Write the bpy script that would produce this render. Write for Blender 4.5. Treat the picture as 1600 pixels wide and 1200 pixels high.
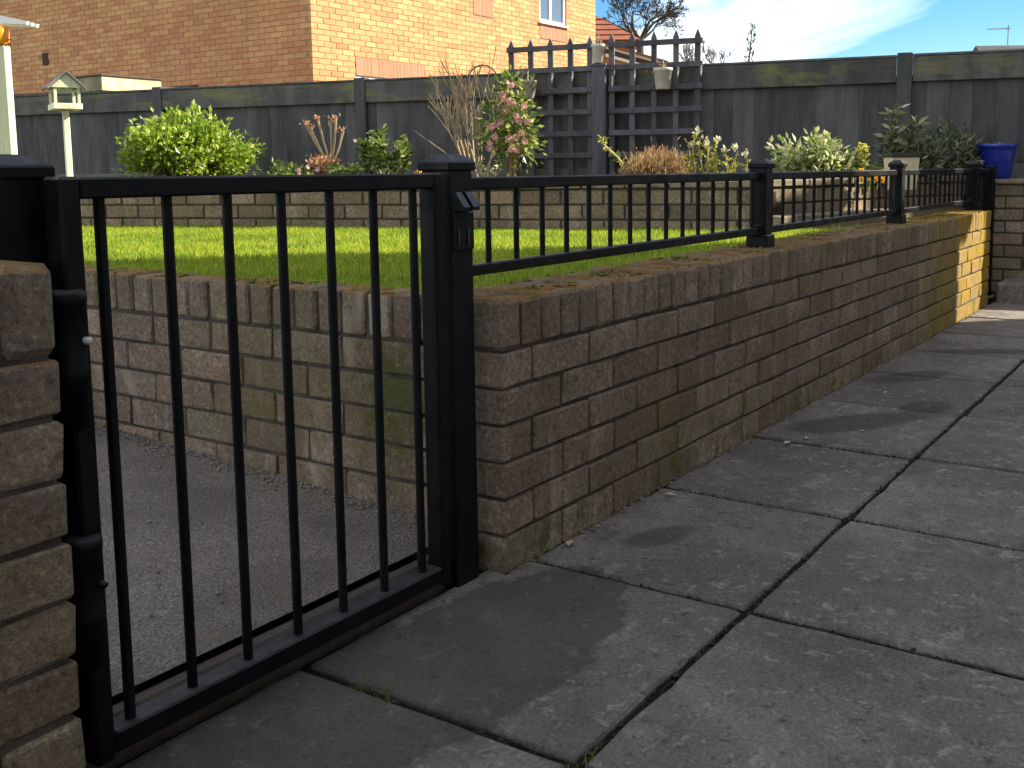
import bpy, bmesh, math, random
import numpy as np
from mathutils import Vector, Matrix, noise as mnoise

random.seed(7)
RNG = np.random.default_rng(11)
scene = bpy.context.scene
for o in list(bpy.data.objects):
    bpy.data.objects.remove(o, do_unlink=True)
COL = scene.collection
R = math.radians

# ------------------------------------------------------------------ camera
cam_d = bpy.data.cameras.new('camera')
cam = bpy.data.objects.new('camera', cam_d)
COL.objects.link(cam)
scene.camera = cam
PITCH, ROLL, YAW = .1194, -.0103, .5854
fw = Vector((math.cos(YAW) * math.cos(PITCH), math.sin(YAW) * math.cos(PITCH), -math.sin(PITCH)))
rt = Vector((math.sin(YAW), -math.cos(YAW), 0))
upv = rt.cross(fw)
r2 = rt * math.cos(ROLL) + upv * math.sin(ROLL)
u2 = -rt * math.sin(ROLL) + upv * math.cos(ROLL)
m = Matrix((r2, u2, -fw)).transposed().to_4x4()
m.translation = Vector((-1.6441, -1.2073, .8136))
cam.matrix_world = m
cam_d.sensor_width = 36
cam_d.lens = 36 * 1619.2 / 1600
cam_d.shift_x = -.0374
cam_d.shift_y = -.0865
cam_d.clip_start = .05
cam_d.clip_end = 3000
scene.render.resolution_x, scene.render.resolution_y = 1024, 768

# ------------------------------------------------------------------ light, sky, exposure
SUN_EL = R(33)
SUN_AZ = R(-43.8)           # measured from +X
sdir = Vector((math.cos(SUN_AZ) * math.cos(SUN_EL), math.sin(SUN_AZ) * math.cos(SUN_EL), math.sin(SUN_EL)))
sun_d = bpy.data.lights.new('sun', 'SUN')
sun_d.energy = 4.2
sun_d.angle = R(.5)
sun_d.color = (1, .9, .74)
sun = bpy.data.objects.new('sun', sun_d)
sun.rotation_euler = sdir.to_track_quat('Z', 'Y').to_euler()
sun.location = (6, -8, 9)
COL.objects.link(sun)

world = bpy.data.worlds.new('World')
scene.world = world
world.use_nodes = True
wn, wl = world.node_tree.nodes, world.node_tree.links
wn.clear()
sky = wn.new('ShaderNodeTexSky')
sky.sky_type = 'NISHITA'
sky.sun_disc = False
sky.sun_elevation = SUN_EL
sky.sun_rotation = R(90) - SUN_AZ
sky.air_density = 1.0
sky.dust_density = .1
sky.altitude = 1500
sky.ozone_density = 2.0
SKY_LOC = (7.1, .3, 2.2)
tc = wn.new('ShaderNodeTexCoord')
mp = wn.new('ShaderNodeMapping')
mp.inputs['Scale'].default_value = (1.0, 1.0, 3.2)
mp.inputs['Rotation'].default_value = (.25, .45, .2)
mp.inputs['Location'].default_value = SKY_LOC
cn = wn.new('ShaderNodeTexNoise')
cn.inputs['Scale'].default_value = 2.4
cn.inputs['Detail'].default_value = 6
cn.inputs['Roughness'].default_value = .5
cn.inputs['Distortion'].default_value = .5
cr = wn.new('ShaderNodeValToRGB')
cr.color_ramp.elements[0].position = .455
cr.color_ramp.elements[0].color = (0, 0, 0, 1)
cr.color_ramp.elements[1].position = .64
cr.color_ramp.elements[1].color = (1, 1, 1, 1)
mixc = wn.new('ShaderNodeMix')
mixc.data_type = 'RGBA'
mixc.inputs[7].default_value = (7.4, 7.05, 6.6, 1)
bg = wn.new('ShaderNodeBackground')
bg.inputs['Strength'].default_value = .14
wo = wn.new('ShaderNodeOutputWorld')
wl.new(tc.outputs['Generated'], mp.inputs['Vector'])
wl.new(mp.outputs['Vector'], cn.inputs['Vector'])
wl.new(cn.outputs['Fac'], cr.inputs['Fac'])
wl.new(cr.outputs['Color'], mixc.inputs[0])
hs = wn.new('ShaderNodeHueSaturation')
hs.inputs['Saturation'].default_value = 1.4
hs.inputs['Value'].default_value = .40
wl.new(sky.outputs['Color'], hs.inputs['Color'])
wl.new(hs.outputs['Color'], mixc.inputs[6])
wl.new(mixc.outputs[2], bg.inputs['Color'])
wl.new(bg.outputs['Background'], wo.inputs['Surface'])

vs = scene.view_settings
vs.view_transform = 'Standard'
vs.look = 'None'
vs.gamma = 1
vs.exposure = 1.66
vs.use_curve_mapping = False
scene.render.engine = 'CYCLES'
scene.cycles.max_bounces = 6
scene.cycles.diffuse_bounces = 3
scene.cycles.glossy_bounces = 2
scene.cycles.transmission_bounces = 3

# ------------------------------------------------------------------ materials
class NT:
    """tiny node-tree writer"""
    def __init__(s, name):
        s.m = bpy.data.materials.new(name)
        s.m.use_nodes = True
        s.t = s.m.node_tree
        s.t.nodes.clear()
        s.out = s.n('ShaderNodeOutputMaterial')
        s.b = s.n('ShaderNodeBsdfPrincipled')
        s.l(s.b.outputs[0], s.out.inputs['Surface'])
    def n(s, k, **kw):
        x = s.t.nodes.new(k)
        for a, v in kw.items():
            setattr(x, a, v)
        return x
    def l(s, a, b):
        s.t.links.new(a, b)
    def val(s, sock, v):
        if hasattr(v, 'is_output'):
            s.l(v, sock)
        else:
            sock.default_value = v if not isinstance(v, tuple) or len(v) != 3 or sock.type == 'VECTOR' else (*v, 1)
    def obj(s):
        return s.n('ShaderNodeTexCoord').outputs['Object']
    def pos(s):
        return s.n('ShaderNodeNewGeometry').outputs['Position']
    def rnd(s):
        return s.n('ShaderNodeObjectInfo').outputs['Random']
    def isl(s):
        return s.n('ShaderNodeNewGeometry').outputs['Random Per Island']
    def shifted(s, v, r, k=37.0):
        a = s.n('ShaderNodeVectorMath', operation='MULTIPLY_ADD')
        c = s.n('ShaderNodeCombineXYZ')
        for i in range(3):
            s.l(r, c.inputs[i])
        s.l(c.outputs[0], a.inputs[0])
        a.inputs[1].default_value = (k, k * 1.7, k * .6)
        s.l(v, a.inputs[2])
        return a.outputs[0]
    def noise(s, v, sc, det=4, ro=.55, dist=0, stretch=None):
        if stretch:
            mpn = s.n('ShaderNodeMapping')
            mpn.inputs['Scale'].default_value = stretch
            s.l(v, mpn.inputs['Vector'])
            v = mpn.outputs[0]
        x = s.n('ShaderNodeTexNoise')
        s.l(v, x.inputs['Vector'])
        x.inputs['Scale'].default_value = sc
        x.inputs['Detail'].default_value = det
        x.inputs['Roughness'].default_value = ro
        x.inputs['Distortion'].default_value = dist
        return x.outputs['Fac']
    def vor(s, v, sc):
        x = s.n('ShaderNodeTexVoronoi')
        s.l(v, x.inputs['Vector'])
        x.inputs['Scale'].default_value = sc
        return x.outputs['Distance']
    def ramp(s, f, stops, interp='LINEAR'):
        x = s.n('ShaderNodeValToRGB')
        s.l(f, x.inputs['Fac'])
        e = x.color_ramp
        e.interpolation = interp
        while len(e.elements) < len(stops):
            e.elements.new(.5)
        for i, (p, c) in enumerate(stops):
            e.elements[i].position = p
            if not isinstance(c, tuple):
                c = (c, c, c)
            e.elements[i].color = (*c, 1)
        return x.outputs['Color']
    def mix(s, f, a, b, mode='MIX'):
        x = s.n('ShaderNodeMix', data_type='RGBA', blend_type=mode)
        s.val(x.inputs[0], f)
        s.val(x.inputs[6], a)
        s.val(x.inputs[7], b)
        return x.outputs[2]
    def math(s, op, a, b=0.0, clamp=False):
        x = s.n('ShaderNodeMath', operation=op, use_clamp=clamp)
        s.val(x.inputs[0], a)
        s.val(x.inputs[1], b)
        return x.outputs[0]
    def sep(s, v):
        x = s.n('ShaderNodeSeparateXYZ')
        s.l(v, x.inputs[0])
        return x.outputs
    def bump(s, h, st=.4, d=.01, prev=None):
        x = s.n('ShaderNodeBump')
        s.l(h, x.inputs['Height'])
        x.inputs['Strength'].default_value = st
        x.inputs['Distance'].default_value = d
        if prev is not None:
            s.l(prev, x.inputs['Normal'])
        return x.outputs[0]
    def fin(s, col, rough=.8, bump=None, spec=.3, metal=0.0):
        s.val(s.b.inputs['Base Color'], col)
        s.val(s.b.inputs['Roughness'], rough)
        s.b.inputs['Specular IOR Level'].default_value = spec
        s.b.inputs['Metallic'].default_value = metal
        if bump is not None:
            s.l(bump, s.b.inputs['Normal'])
        return s.m

def up_mask(t, lo=.45, hi=.9):
    g = t.n('ShaderNodeNewGeometry')
    z = t.sep(g.outputs['Normal'])[2]
    return t.ramp(z, [(lo, 0.0), (hi, 1.0)])

def mat_walling(name='rough_walling_brick', tone=1.0, mossy=1.0):
    t = NT(name)
    o = t.obj()
    r = t.rnd()
    v = t.shifted(o, r)
    base = t.ramp(r, [(0, (.13, .108, .088)), (.15, (.235, .20, .165)), (.3, (.17, .15, .13)), (.45, (.28, .235, .195)), (.55, (.15, .122, .10)),
                      (.68, (.22, .185, .155)), (.8, (.31, .235, .195)), (.9, (.19, .18, .135)), (1, (.27, .24, .205))])
    big = t.noise(v, 9, 4, .6)
    base = t.mix(t.ramp(big, [(.38, 0.0), (.7, .75)]), base, (.13, .105, .08))
    fine = t.noise(v, 85, 5, .85)
    base = t.mix(.85, base, t.ramp(fine, [(.30, (.05, .05, .05)), (.43, (.7, .7, .7)), (.55, (1.05, 1.04, 1.0)), (.70, (2.3, 2.2, 2.05))]), 'MULTIPLY')
    p = t.pos()
    pz = t.sep(p)[2]
    # pale lime streaks, moss and algae that grow in patches over several bricks
    lime = t.ramp(t.noise(p, 9, 6, .7, .5, (1.0, 1.0, .3)), [(.57, 0.0), (.70, .7)])
    base = t.mix(lime, base, (.36, .33, .28))
    al = t.ramp(t.noise(p, 2.3, 6, .7, .4), [(.47, 0.0), (.66, .6 * mossy)])
    base = t.mix(al, base, (.12, .105, .045))
    ms = t.math('MULTIPLY', t.ramp(t.noise(p, 11, 5, .7), [(.5, 0.0), (.62, 1.0)]), t.ramp(pz, [(.02, .75 * mossy), (.16, .0)]))
    base = t.mix(ms, base, (.05, .075, .012))
    mo = t.noise(p, 5, 5, .65)
    mcol = t.ramp(t.noise(p, 13, 5, .7), [(.35, (.07, .08, .018)), (.46, (.20, .105, .022)), (.57, (.19, .15, .10)), (.68, (.08, .10, .015))])
    base = t.mix(t.math('MULTIPLY', t.math('MULTIPLY', up_mask(t), t.math('GREATER_THAN', pz, .515)), t.ramp(mo, [(.36, .3), (.52, .95)])), base, mcol)
    px_, py_, pz_ = t.sep(p)[:3]
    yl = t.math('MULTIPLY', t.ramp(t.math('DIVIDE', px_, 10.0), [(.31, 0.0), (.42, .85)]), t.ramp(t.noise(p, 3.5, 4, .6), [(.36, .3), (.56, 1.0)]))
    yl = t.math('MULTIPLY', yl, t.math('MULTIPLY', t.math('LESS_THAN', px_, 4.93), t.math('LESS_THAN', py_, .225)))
    base = t.mix(yl, base, (.26, .18, .013))  # yellow algae at the wall end, deepened to paint in golden sunlight
    dx = t.math('MULTIPLY', t.math('SUBTRACT', py_, .27), 6.5)
    dz = t.math('MULTIPLY', t.math('SUBTRACT', pz_, .33), 6.0)
    dd = t.math('SQRT', t.math('ADD', t.math('MULTIPLY', dx, dx), t.math('MULTIPLY', dz, dz)))
    dd = t.math('ADD', dd, t.math('MULTIPLY', t.math('SUBTRACT', t.noise(p, 26, 6, .8), .5), 3.4))
    gm = t.math('MULTIPLY', t.ramp(dd, [(.35, .7), (.95, 0.0)]), t.math('LESS_THAN', px_, .05))
    base = t.mix(gm, base, (.055, .072, .016))
    base = t.mix(1.0, base, (1.72, 1.60, 1.46), 'MULTIPLY')
    h = t.math('ADD', t.math('MULTIPLY', fine, 1.1), t.noise(v, 34, 5, .75))
    return t.fin(base, .93, t.bump(h, .95, .016), .15)

def mat_mortar(name='mortar', c=(.105, .092, .075), d=(.04, .035, .028)):
    t = NT(name)
    p = t.pos()
    f = t.noise(p, 14, 6, .7)
    col = t.mix(t.ramp(f, [(.35, 0.0), (.65, 1.0)]), d, c)
    return t.fin(col, .95, t.bump(t.noise(p, 90, 4, .7), .6, .01), .15)

def mat_slab():
    t = NT('concrete_paving_slab')
    p = t.pos()
    r = t.rnd()
    base = t.ramp(r, [(0, (.18, .167, .153)), (.3, (.21, .19, .168)), (.6, (.168, .160, .155)), (.8, (.225, .202, .178)), (1, (.19, .175, .16))])
    pr_ = t.shifted(p, r, 3.1)
    f1 = t.noise(pr_, 3.4, 7, .66, .6)
    base = t.mix(t.ramp(f1, [(.34, .0), (.60, .85)]), base, (.29, .27, .245))
    f2 = t.noise(pr_, 7.5, 7, .68, .9)
    base = t.mix(t.ramp(f2, [(.52, 0.0), (.70, .6)]), base, (.125, .11, .094))
    f5 = t.noise(p, 1.3, 6, .7, .7)
    base = t.mix(t.ramp(f5, [(.44, 0.0), (.60, .65)]), base, (.13, .112, .108))
    f3 = t.noise(pr_, 26, 6, .75, .5)
    base = t.mix(t.ramp(f3, [(.55, 0.0), (.66, .85)]), base, (.40, .375, .345))
    f4 = t.noise(p, 34, 6, .75, .2)
    base = t.mix(t.ramp(f4, [(.56, 0.0), (.66, .8)]), base, (.085, .074, .066))
    fine = t.noise(p, 130, 5, .85)
    base = t.mix(.9, base, t.ramp(fine, [(.27, (.30, .30, .30)), (.42, (.8, .8, .8)), (.55, (1.08, 1.08, 1.06)), (.72, (2.0, 1.95, 1.85))]), 'MULTIPLY')
    # pale lichen spots
    lic = t.math('MULTIPLY', t.ramp(t.vor(p, 17), [(.05, 1.0), (.13, 0.0)]), t.ramp(t.noise(p, 5, 4, .6), [(.55, 0.0), (.68, .6)]))
    base = t.mix(lic, base, (.50, .49, .45))
    # one dried-damp patch in front of the gate and smaller ones along the wall, ragged at the rim
    wob = t.math('MULTIPLY', t.math('SUBTRACT', t.noise(p, 6.5, 8, .74), .5), .75)
    sx, sy, sz = t.sep(p)[:3]
    def blob(cx, cy, rx, ry, ang=0, soft=.07):
        ca, sa = math.cos(ang), math.sin(ang)
        dx = t.math('SUBTRACT', sx, cx)
        dy = t.math('SUBTRACT', sy, cy)
        a = t.math('DIVIDE', t.math('ADD', t.math('MULTIPLY', dx, ca), t.math('MULTIPLY', dy, sa)), rx)
        b = t.math('DIVIDE', t.math('SUBTRACT', t.math('MULTIPLY', dy, ca), t.math('MULTIPLY', dx, sa)), ry)
        d = t.math('SQRT', t.math('ADD', t.math('MULTIPLY', a, a), t.math('MULTIPLY', b, b)))
        return t.ramp(t.math('MULTIPLY', t.math('ADD', d, wob), .5), [(.5 - soft * .5, 1.0), (.5 + soft * .15, 0.0)])
    msk = None
    for b in BLOBS:
        x = blob(*b)
        msk = x if msk is None else t.mix(1.0, msk, x, 'LIGHTEN')
    base = t.mix(t.math('MULTIPLY', t.sep(msk)[0], .5), base, t.mix(1.0, base, (.32, .29, .26), 'MULTIPLY'))
    base = t.mix(t.math('MULTIPLY', t.sep(msk)[0], .45), base, (.10, .086, .074))
    h = t.math('ADD', t.math('MULTIPLY', fine, .9), t.math('ADD', t.noise(p, 40, 6, .8), t.math('MULTIPLY', t.noise(p, 8, 4, .6), 1.5)))
    rough = t.ramp(f1, [(.3, .8), (.7, .95)])
    return t.fin(base, rough, t.bump(h, .95, .011), .2)

# stain centres on the paving (x, y, half-length, half-width, angle)
BLOBS = [(-.30, -.17, .42, .18, R(4), .05), (-.62, -.05, .35, .2, R(0), .08), (-1.0, -.20, .5, .30, R(20), .12), (.36, -.17, .11, .05, R(-20), .3), (1.62, -.23, .26, .1, R(-35), .2), (1.95, -.36, .12, .08, R(-20), .25),
         (2.45, -.17, .22, .08, R(-30), .25), (1.0, -1.0, .3, .12, R(10), .3), (3.2, -.3, .3, .07, R(-60), .3)]

def mat_aggregate():
    t = NT('exposed_aggregate_path')
    p = t.pos()
    v1 = t.vor(p, 160)
    f = t.noise(p, 120, 5, .9)
    col = t.ramp(f, [(.30, (.05, .045, .04)), (.45, (.15, .135, .12)), (.58, (.26, .235, .205)), (.70, (.55, .5, .44))])
    w = t.noise(p, 4, 5, .65, .3)
    col = t.mix(t.ramp(w, [(.42, .0), (.62, .55)]), col, (.085, .078, .072))
    brown = t.noise(p, 17, 4, .6)
    col = t.mix(t.ramp(brown, [(.52, 0.0), (.68, .4)]), col, (.17, .12, .085))
    col = t.mix(1.0, col, (.84, .81, .79), 'MULTIPLY')
    return t.fin(col, .85, t.bump(t.math('ADD', v1, t.noise(p, 200, 3, .7)), .6, .008), .3)

def mat_paint(name, c, rough=.38, chips=None, spec=.45):
    t = NT(name)
    p = t.pos()
    f = t.noise(p, 55, 4, .6)
    col = t.mix(t.ramp(t.noise(p, 9, 4, .6), [(.4, 0.0), (.7, .6)]), c, tuple(x * 1.9 + .004 for x in c))
    col = t.mix(t.math('MULTIPLY', up_mask(t), t.ramp(t.noise(p, 30, 5, .7), [(.3, .35), (.65, 1.0)])), col, tuple(x + .045 for x in c))  # upward faces lightened: a painted highlight along rail and post tops
    if chips:
        col = t.mix(t.ramp(t.noise(p, 60, 4, .65), [(.70, 0.0), (.73, .8)]), col, chips)
    ro = t.ramp(t.noise(p, 22, 4, .6), [(.35, rough - .1), (.7, rough + .2)])
    return t.fin(col, ro, t.bump(f, .12, .003), spec)

def mat_timber(name, a, b, algae=None, grain=(1.0, 1.0, .06), rough=.8, amount=.9):
    t = NT(name)
    o = t.obj()
    p = t.pos()
    r = t.rnd()
    v = t.shifted(o, r, 23)
    g = t.noise(v, 70, 4, .6, .3, grain)
    w = t.noise(v, 7, 4, .6, .2, (1.0, 1.0, .25))
    col = t.mix(t.ramp(g, [(.35, 0.0), (.65, 1.0)]), a, b)
    col = t.mix(t.ramp(w, [(.42, 0.0), (.66, .65)]), col, tuple(x * 1.7 for x in b))
    vv = t.ramp(r, [(0, (.75, .75, .75)), (.5, (1, 1, 1)), (1, (1.3, 1.29, 1.27))])
    col = t.mix(.9, col, vv, 'MULTIPLY')
    if algae:
        am = t.ramp(t.noise(p, 2.2, 6, .7, .3, (1.0, 1.0, 3.0)), [(.5, 0.0), (.68, amount * .75)])
        col = t.mix(am, col, algae)
    return t.fin(col, rough, t.bump(g, .4, .004), .25)

def mat_house_brick(name, stops, tone=(1, 1, 1)):
    t = NT(name)
    p = t.pos()
    r1, r2_ = t.rnd(), t.isl()
    r = t.math('FRACT', t.math('ADD', t.math('MULTIPLY', r1, 7.13), t.math('MULTIPLY', r2_, 3.77)))
    col = t.ramp(r, stops)
    f = t.noise(p, 45, 4, .7)
    col = t.mix(.55, col, t.ramp(f, [(.3, (.72, .7, .68)), (.5, (1, 1, 1)), (.7, (1.22, 1.2, 1.18))]), 'MULTIPLY')
    w = t.noise(p, .9, 5, .65)
    col = t.mix(t.ramp(w, [(.42, 0.0), (.68, .45)]), col, tuple(x * .8 for x in stops[0][1]))
    st = t.noise(p, 2.2, 5, .65, .3, (1.0, 1.0, .18))
    col = t.mix(t.ramp(st, [(.55, 0.0), (.72, .4)]), col, tuple(x * .6 for x in stops[0][1]))
    return t.fin(col, .9, t.bump(f, .4, .008), .2)

def mat_leaf(name, stops, trans=.35, rough=.5, patch=False):
    t = NT(name)
    r = t.math('FRACT', t.math('ADD', t.isl(), t.rnd()))
    col = t.ramp(r, stops)
    f = t.noise(t.pos(), 60, 3, .6)
    col = t.mix(.5, col, t.ramp(f, [(.3, (.7, .72, .7)), (.7, (1.25, 1.25, 1.2))]), 'MULTIPLY')
    if patch:
        pn = t.noise(t.pos(), 2.6, 5, .65)
        col = t.mix(.85, col, t.ramp(pn, [(.33, (.55, .62, .6)), (.5, (1, 1, 1)), (.66, (1.3, 1.12, 1.0))]), 'MULTIPLY')
    t.fin(col, rough, None, .35)
    tr = t.n('ShaderNodeBsdfTranslucent')
    t.l(col, tr.inputs['Color'])
    mx = t.n('ShaderNodeMixShader')
    mx.inputs[0].default_value = trans
    t.l(t.b.outputs[0], mx.inputs[1])
    t.l(tr.outputs[0], mx.inputs[2])
    t.l(mx.outputs[0], t.out.inputs['Surface'])
    return t.m

def mat_plain(name, c, rough=.7, d=None, sc=30, spec=.3, b=.25):
    t = NT(name)
    p = t.pos()
    f = t.noise(p, sc, 5, .65)
    col = t.mix(t.ramp(f, [(.35, 0.0), (.65, 1.0)]), c, d or tuple(x * .7 for x in c))
    return t.fin(col, rough, t.bump(f, b, .006), spec)

def mat_glass(name='window_glass'):
    t = NT(name)
    return t.fin((.10, .13, .17), .06, None, .9)

M = {}
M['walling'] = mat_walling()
M['mortar'] = mat_mortar()
M['slab'] = mat_slab()
M['joint'] = mat_mortar('slab_joint_soil', (.016, .014, .011), (.005, .005, .004))
M['agg'] = mat_aggregate()
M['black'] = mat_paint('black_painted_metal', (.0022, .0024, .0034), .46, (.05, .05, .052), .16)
M['chip'] = mat_plain('bare_metal_chip', (.6, .6, .58), .4)
M['fence'] = mat_timber('charcoal_stained_board', (.054, .054, .053), (.082, .082, .080))
M['rail'] = mat_timber('charcoal_stained_rail', (.052, .052, .050), (.076, .075, .070), (.20, .195, .065), (.06, 1.0, 1.0))
M['trellis'] = mat_timber('charcoal_trellis_batten', (.062, .060, .068), (.092, .088, .098))
M['gravel_board'] = mat_timber('gravel_board', (.08, .085, .08), (.11, .115, .10), (.10, .12, .06), (.06, 1.0, 1.0))
TAN = [(0, (.49, .225, .105)), (.25, (.60, .325, .145)), (.5, (.54, .265, .12)), (.7, (.64, .375, .165)), (.85, (.57, .28, .13)), (1, (.48, .205, .10))]
M['hbrick'] = mat_house_brick('buff_orange_facing_brick', TAN)
M['hmortar'] = mat_mortar('house_mortar', (.42, .25, .14), (.33, .19, .105))
RED = [(0, (.47, .20, .12)), (.5, (.51, .225, .14)), (1, (.45, .19, .115))]
M['hred'] = mat_house_brick('red_soldier_brick', RED)
M['upvc'] = mat_plain('white_window_frame', (.82, .82, .80), .35, (.74, .74, .72), 8, .5, .03)
M['glass'] = mat_glass()
M['soil'] = mat_plain('bed_soil', (.055, .038, .024), .95, (.03, .02, .013), 40, .1, .8)
M['turf'] = mat_plain('turf_base', (.15, .19, .02), .95, (.10, .13, .015), 25, .1, .6)
M['ground'] = mat_plain('ground', (.09, .10, .05), .95, (.06, .07, .035), 3, .1)
M['grass'] = mat_leaf('grass_blades', [(0, (.15, .25, .014)), (.3, (.22, .33, .018)), (.6, (.29, .39, .022)), (.85, (.37, .42, .04)), (1, (.46, .42, .12))], .5, .6, patch=True)

# ------------------------------------------------------------------ mesh helpers
def mesh_of(name, v, f, smooth=False):
    me = bpy.data.meshes.new(name)
    if isinstance(v, np.ndarray):
        v = v.tolist()
    if isinstance(f, np.ndarray):
        f = f.tolist()
    me.from_pydata(v, [], f)
    if smooth:
        me.polygons.foreach_set('use_smooth', [True] * len(me.polygons))
    me.update()
    return me

def link(name, data, mat=None, parent=None, loc=(0, 0, 0), rot=(0, 0, 0)):
    o = bpy.data.objects.new(name, data)
    COL.objects.link(o)
    o.location = loc
    o.rotation_euler = rot
    if parent is not None:
        o.parent = parent
    if mat is not None and data is not None and len(data.materials) == 0:
        data.materials.append(mat)
    return o

def thing(name, label, cat, loc=(0, 0, 0), rz=0, group=None):
    o = link(name, None, loc=loc, rot=(0, 0, rz))
    tag(o, label, cat, group)
    return o

def tag(o, label, cat, group=None):
    o['label'] = label
    o['category'] = cat
    if group:
        o['group'] = group
    return o

def structure(o):
    o['kind'] = 'structure'
    return o

def stuff(o):
    o['kind'] = 'stuff'
    return o

class MB:
    """collects shapes into one mesh"""
    def __init__(s):
        s.v, s.f = [], []
    def add(s, v, f):
        k = len(s.v)
        s.v += [tuple(p) for p in v]
        s.f += [tuple(i + k for i in q) for q in f]
        return s
    def box(s, a, b, ch=0.0, jit=0.0):
        """box from corner a to corner b, chamfered by ch"""
        a, b = np.array(a, float), np.array(b, float)
        if ch <= 0:
            v = [(x, y, z) for z in (a[2], b[2]) for y in (a[1], b[1]) for x in (a[0], b[0])]
            s.add(v, [(0, 2, 3, 1), (4, 5, 7, 6), (0, 1, 5, 4), (2, 6, 7, 3), (0, 4, 6, 2), (1, 3, 7, 5)])
            return s
        v, idx = [], {}
        for cz in (0, 1):
            for cy in (0, 1):
                for cx in (0, 1):
                    for ax in range(3):
                        c = [cx, cy, cz]
                        p = []
                        for k in range(3):
                            base = b[k] if c[k] else a[k]
                            inn = -ch if c[k] else ch
                            j = random.uniform(-jit, jit) if jit else 0
                            p.append(base + (0 if k == ax else inn) + j)
                        idx[(cx, cy, cz, ax)] = len(v)
                        v.append(p)
        f = []
        for ax in range(3):
            o1, o2 = (ax + 1) % 3, (ax + 2) % 3
            for sd in (0, 1):
                q = []
                for p1, p2 in ((0, 0), (1, 0), (1, 1), (0, 1)):
                    c = [0, 0, 0]
                    c[ax], c[o1], c[o2] = sd, p1, p2
                    q.append(idx[(*c, ax)])
                f.append(q if sd else q[::-1])
            for s1 in (0, 1):
                for s2 in (0, 1):
                    def ix(e, A):
                        c = [0, 0, 0]
                        c[ax], c[o1], c[o2] = e, s1, s2
                        return idx[(*c, A)]
                    q = [ix(0, o1), ix(1, o1), ix(1, o2), ix(0, o2)]
                    f.append(q if s1 == s2 else q[::-1])
        for cz in (0, 1):
            for cy in (0, 1):
                for cx in (0, 1):
                    q = [idx[(cx, cy, cz, 0)], idx[(cx, cy, cz, 1)], idx[(cx, cy, cz, 2)]]
                    f.append(q if (cx + cy + cz) % 2 else q[::-1])
        s.add(v, f)
        return s
    def tube(s, pts, rad, n=6, cap=True):
        pts = [Vector(p) for p in pts]
        if not isinstance(rad, (list, tuple)):
            rad = [rad] * len(pts)
        rings, k0 = [], len(s.v)
        for i, p in enumerate(pts):
            d = (pts[min(i + 1, len(pts) - 1)] - pts[max(i - 1, 0)])
            d = d.normalized() if d.length > 1e-9 else Vector((0, 0, 1))
            a = Vector((1, 0, 0)) if abs(d.x) < .8 else Vector((0, 1, 0))
            e1 = d.cross(a).normalized()
            e2 = d.cross(e1)
            for j in range(n):
                t_ = 2 * math.pi * j / n
                s.v.append(tuple(p + (e1 * math.cos(t_) + e2 * math.sin(t_)) * rad[i]))
        for i in range(len(pts) - 1):
            for j in range(n):
                a_, b_ = k0 + i * n + j, k0 + i * n + (j + 1) % n
                s.f.append((a_, b_, b_ + n, a_ + n))
        if cap:
            s.f.append(tuple(k0 + j for j in range(n))[::-1])
            s.f.append(tuple(k0 + (len(pts) - 1) * n + j for j in range(n)))
        return s
    def lathe(s, prof, n=20, c=(0, 0, 0)):
        k0 = len(s.v)
        for (r, z) in prof:
            for j in range(n):
                t_ = 2 * math.pi * j / n
                s.v.append((c[0] + r * math.cos(t_), c[1] + r * math.sin(t_), c[2] + z))
        for i in range(len(prof) - 1):
            for j in range(n):
                a_, b_ = k0 + i * n + j, k0 + i * n + (j + 1) % n
                s.f.append((a_, b_, b_ + n, a_ + n))
        return s
    def mesh(s, name, smooth=False):
        return mesh_of(name, s.v, s.f, smooth)
    def build(s, name, mat, parent=None, loc=(0, 0, 0), rot=(0, 0, 0), smooth=False):
        return link(name, s.mesh(name, smooth), mat, parent, loc, rot)

_brick_cache = {}
def brick_mesh(w, d, h, mat, ch=.0035, jit=.0018, variants=4):
    key = (round(w, 3), round(d, 3), round(h, 3), mat.name)
    if key not in _brick_cache:
        L = []
        for k in range(variants):
            me = MB().box((-w / 2, 0, 0), (w / 2, d, h), ch, jit).mesh('brick')
            me.materials.append(mat)
            L.append(me)
        _brick_cache[key] = L
    return random.choice(_brick_cache[key])

def put_brick(root, x, y, z, w, d, h, mat, proud=.002, name='brick', ch=.0035, jit=.0018):
    me = brick_mesh(w, d, h, mat, ch, jit)
    o = link(name, me, None, root, (x + w / 2, y + random.uniform(-proud, proud), z + random.uniform(-.0012, .0012)),
             (random.uniform(-.006, .006), random.uniform(-.005, .005), random.uniform(-.006, .006)))
    return o

def brick_rows(root, length, z0, course, rows, depth, mat, start, J=.010, BL=.215, x_from=0.0):
    """rows of stretchers; start(k) gives the x where row k begins and the width of its first piece"""
    for k in range(rows):
        x, w = start(k)
        first = True
        while x < length - .03:
            ww = w if first else BL
            first = False
            if x + ww > length:
                ww = length - x
            put_brick(root, x, 0, z0 + k * course, round(ww, 2) if ww < BL else ww, depth, course - J, mat)
            x += ww + J

# ------------------------------------------------------------------ setting: ground, patio, path, lawn, bed
g = structure(MB().box((-300, -300, -.4), (700, 700, -.06)).build('ground', M['ground']))

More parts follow.
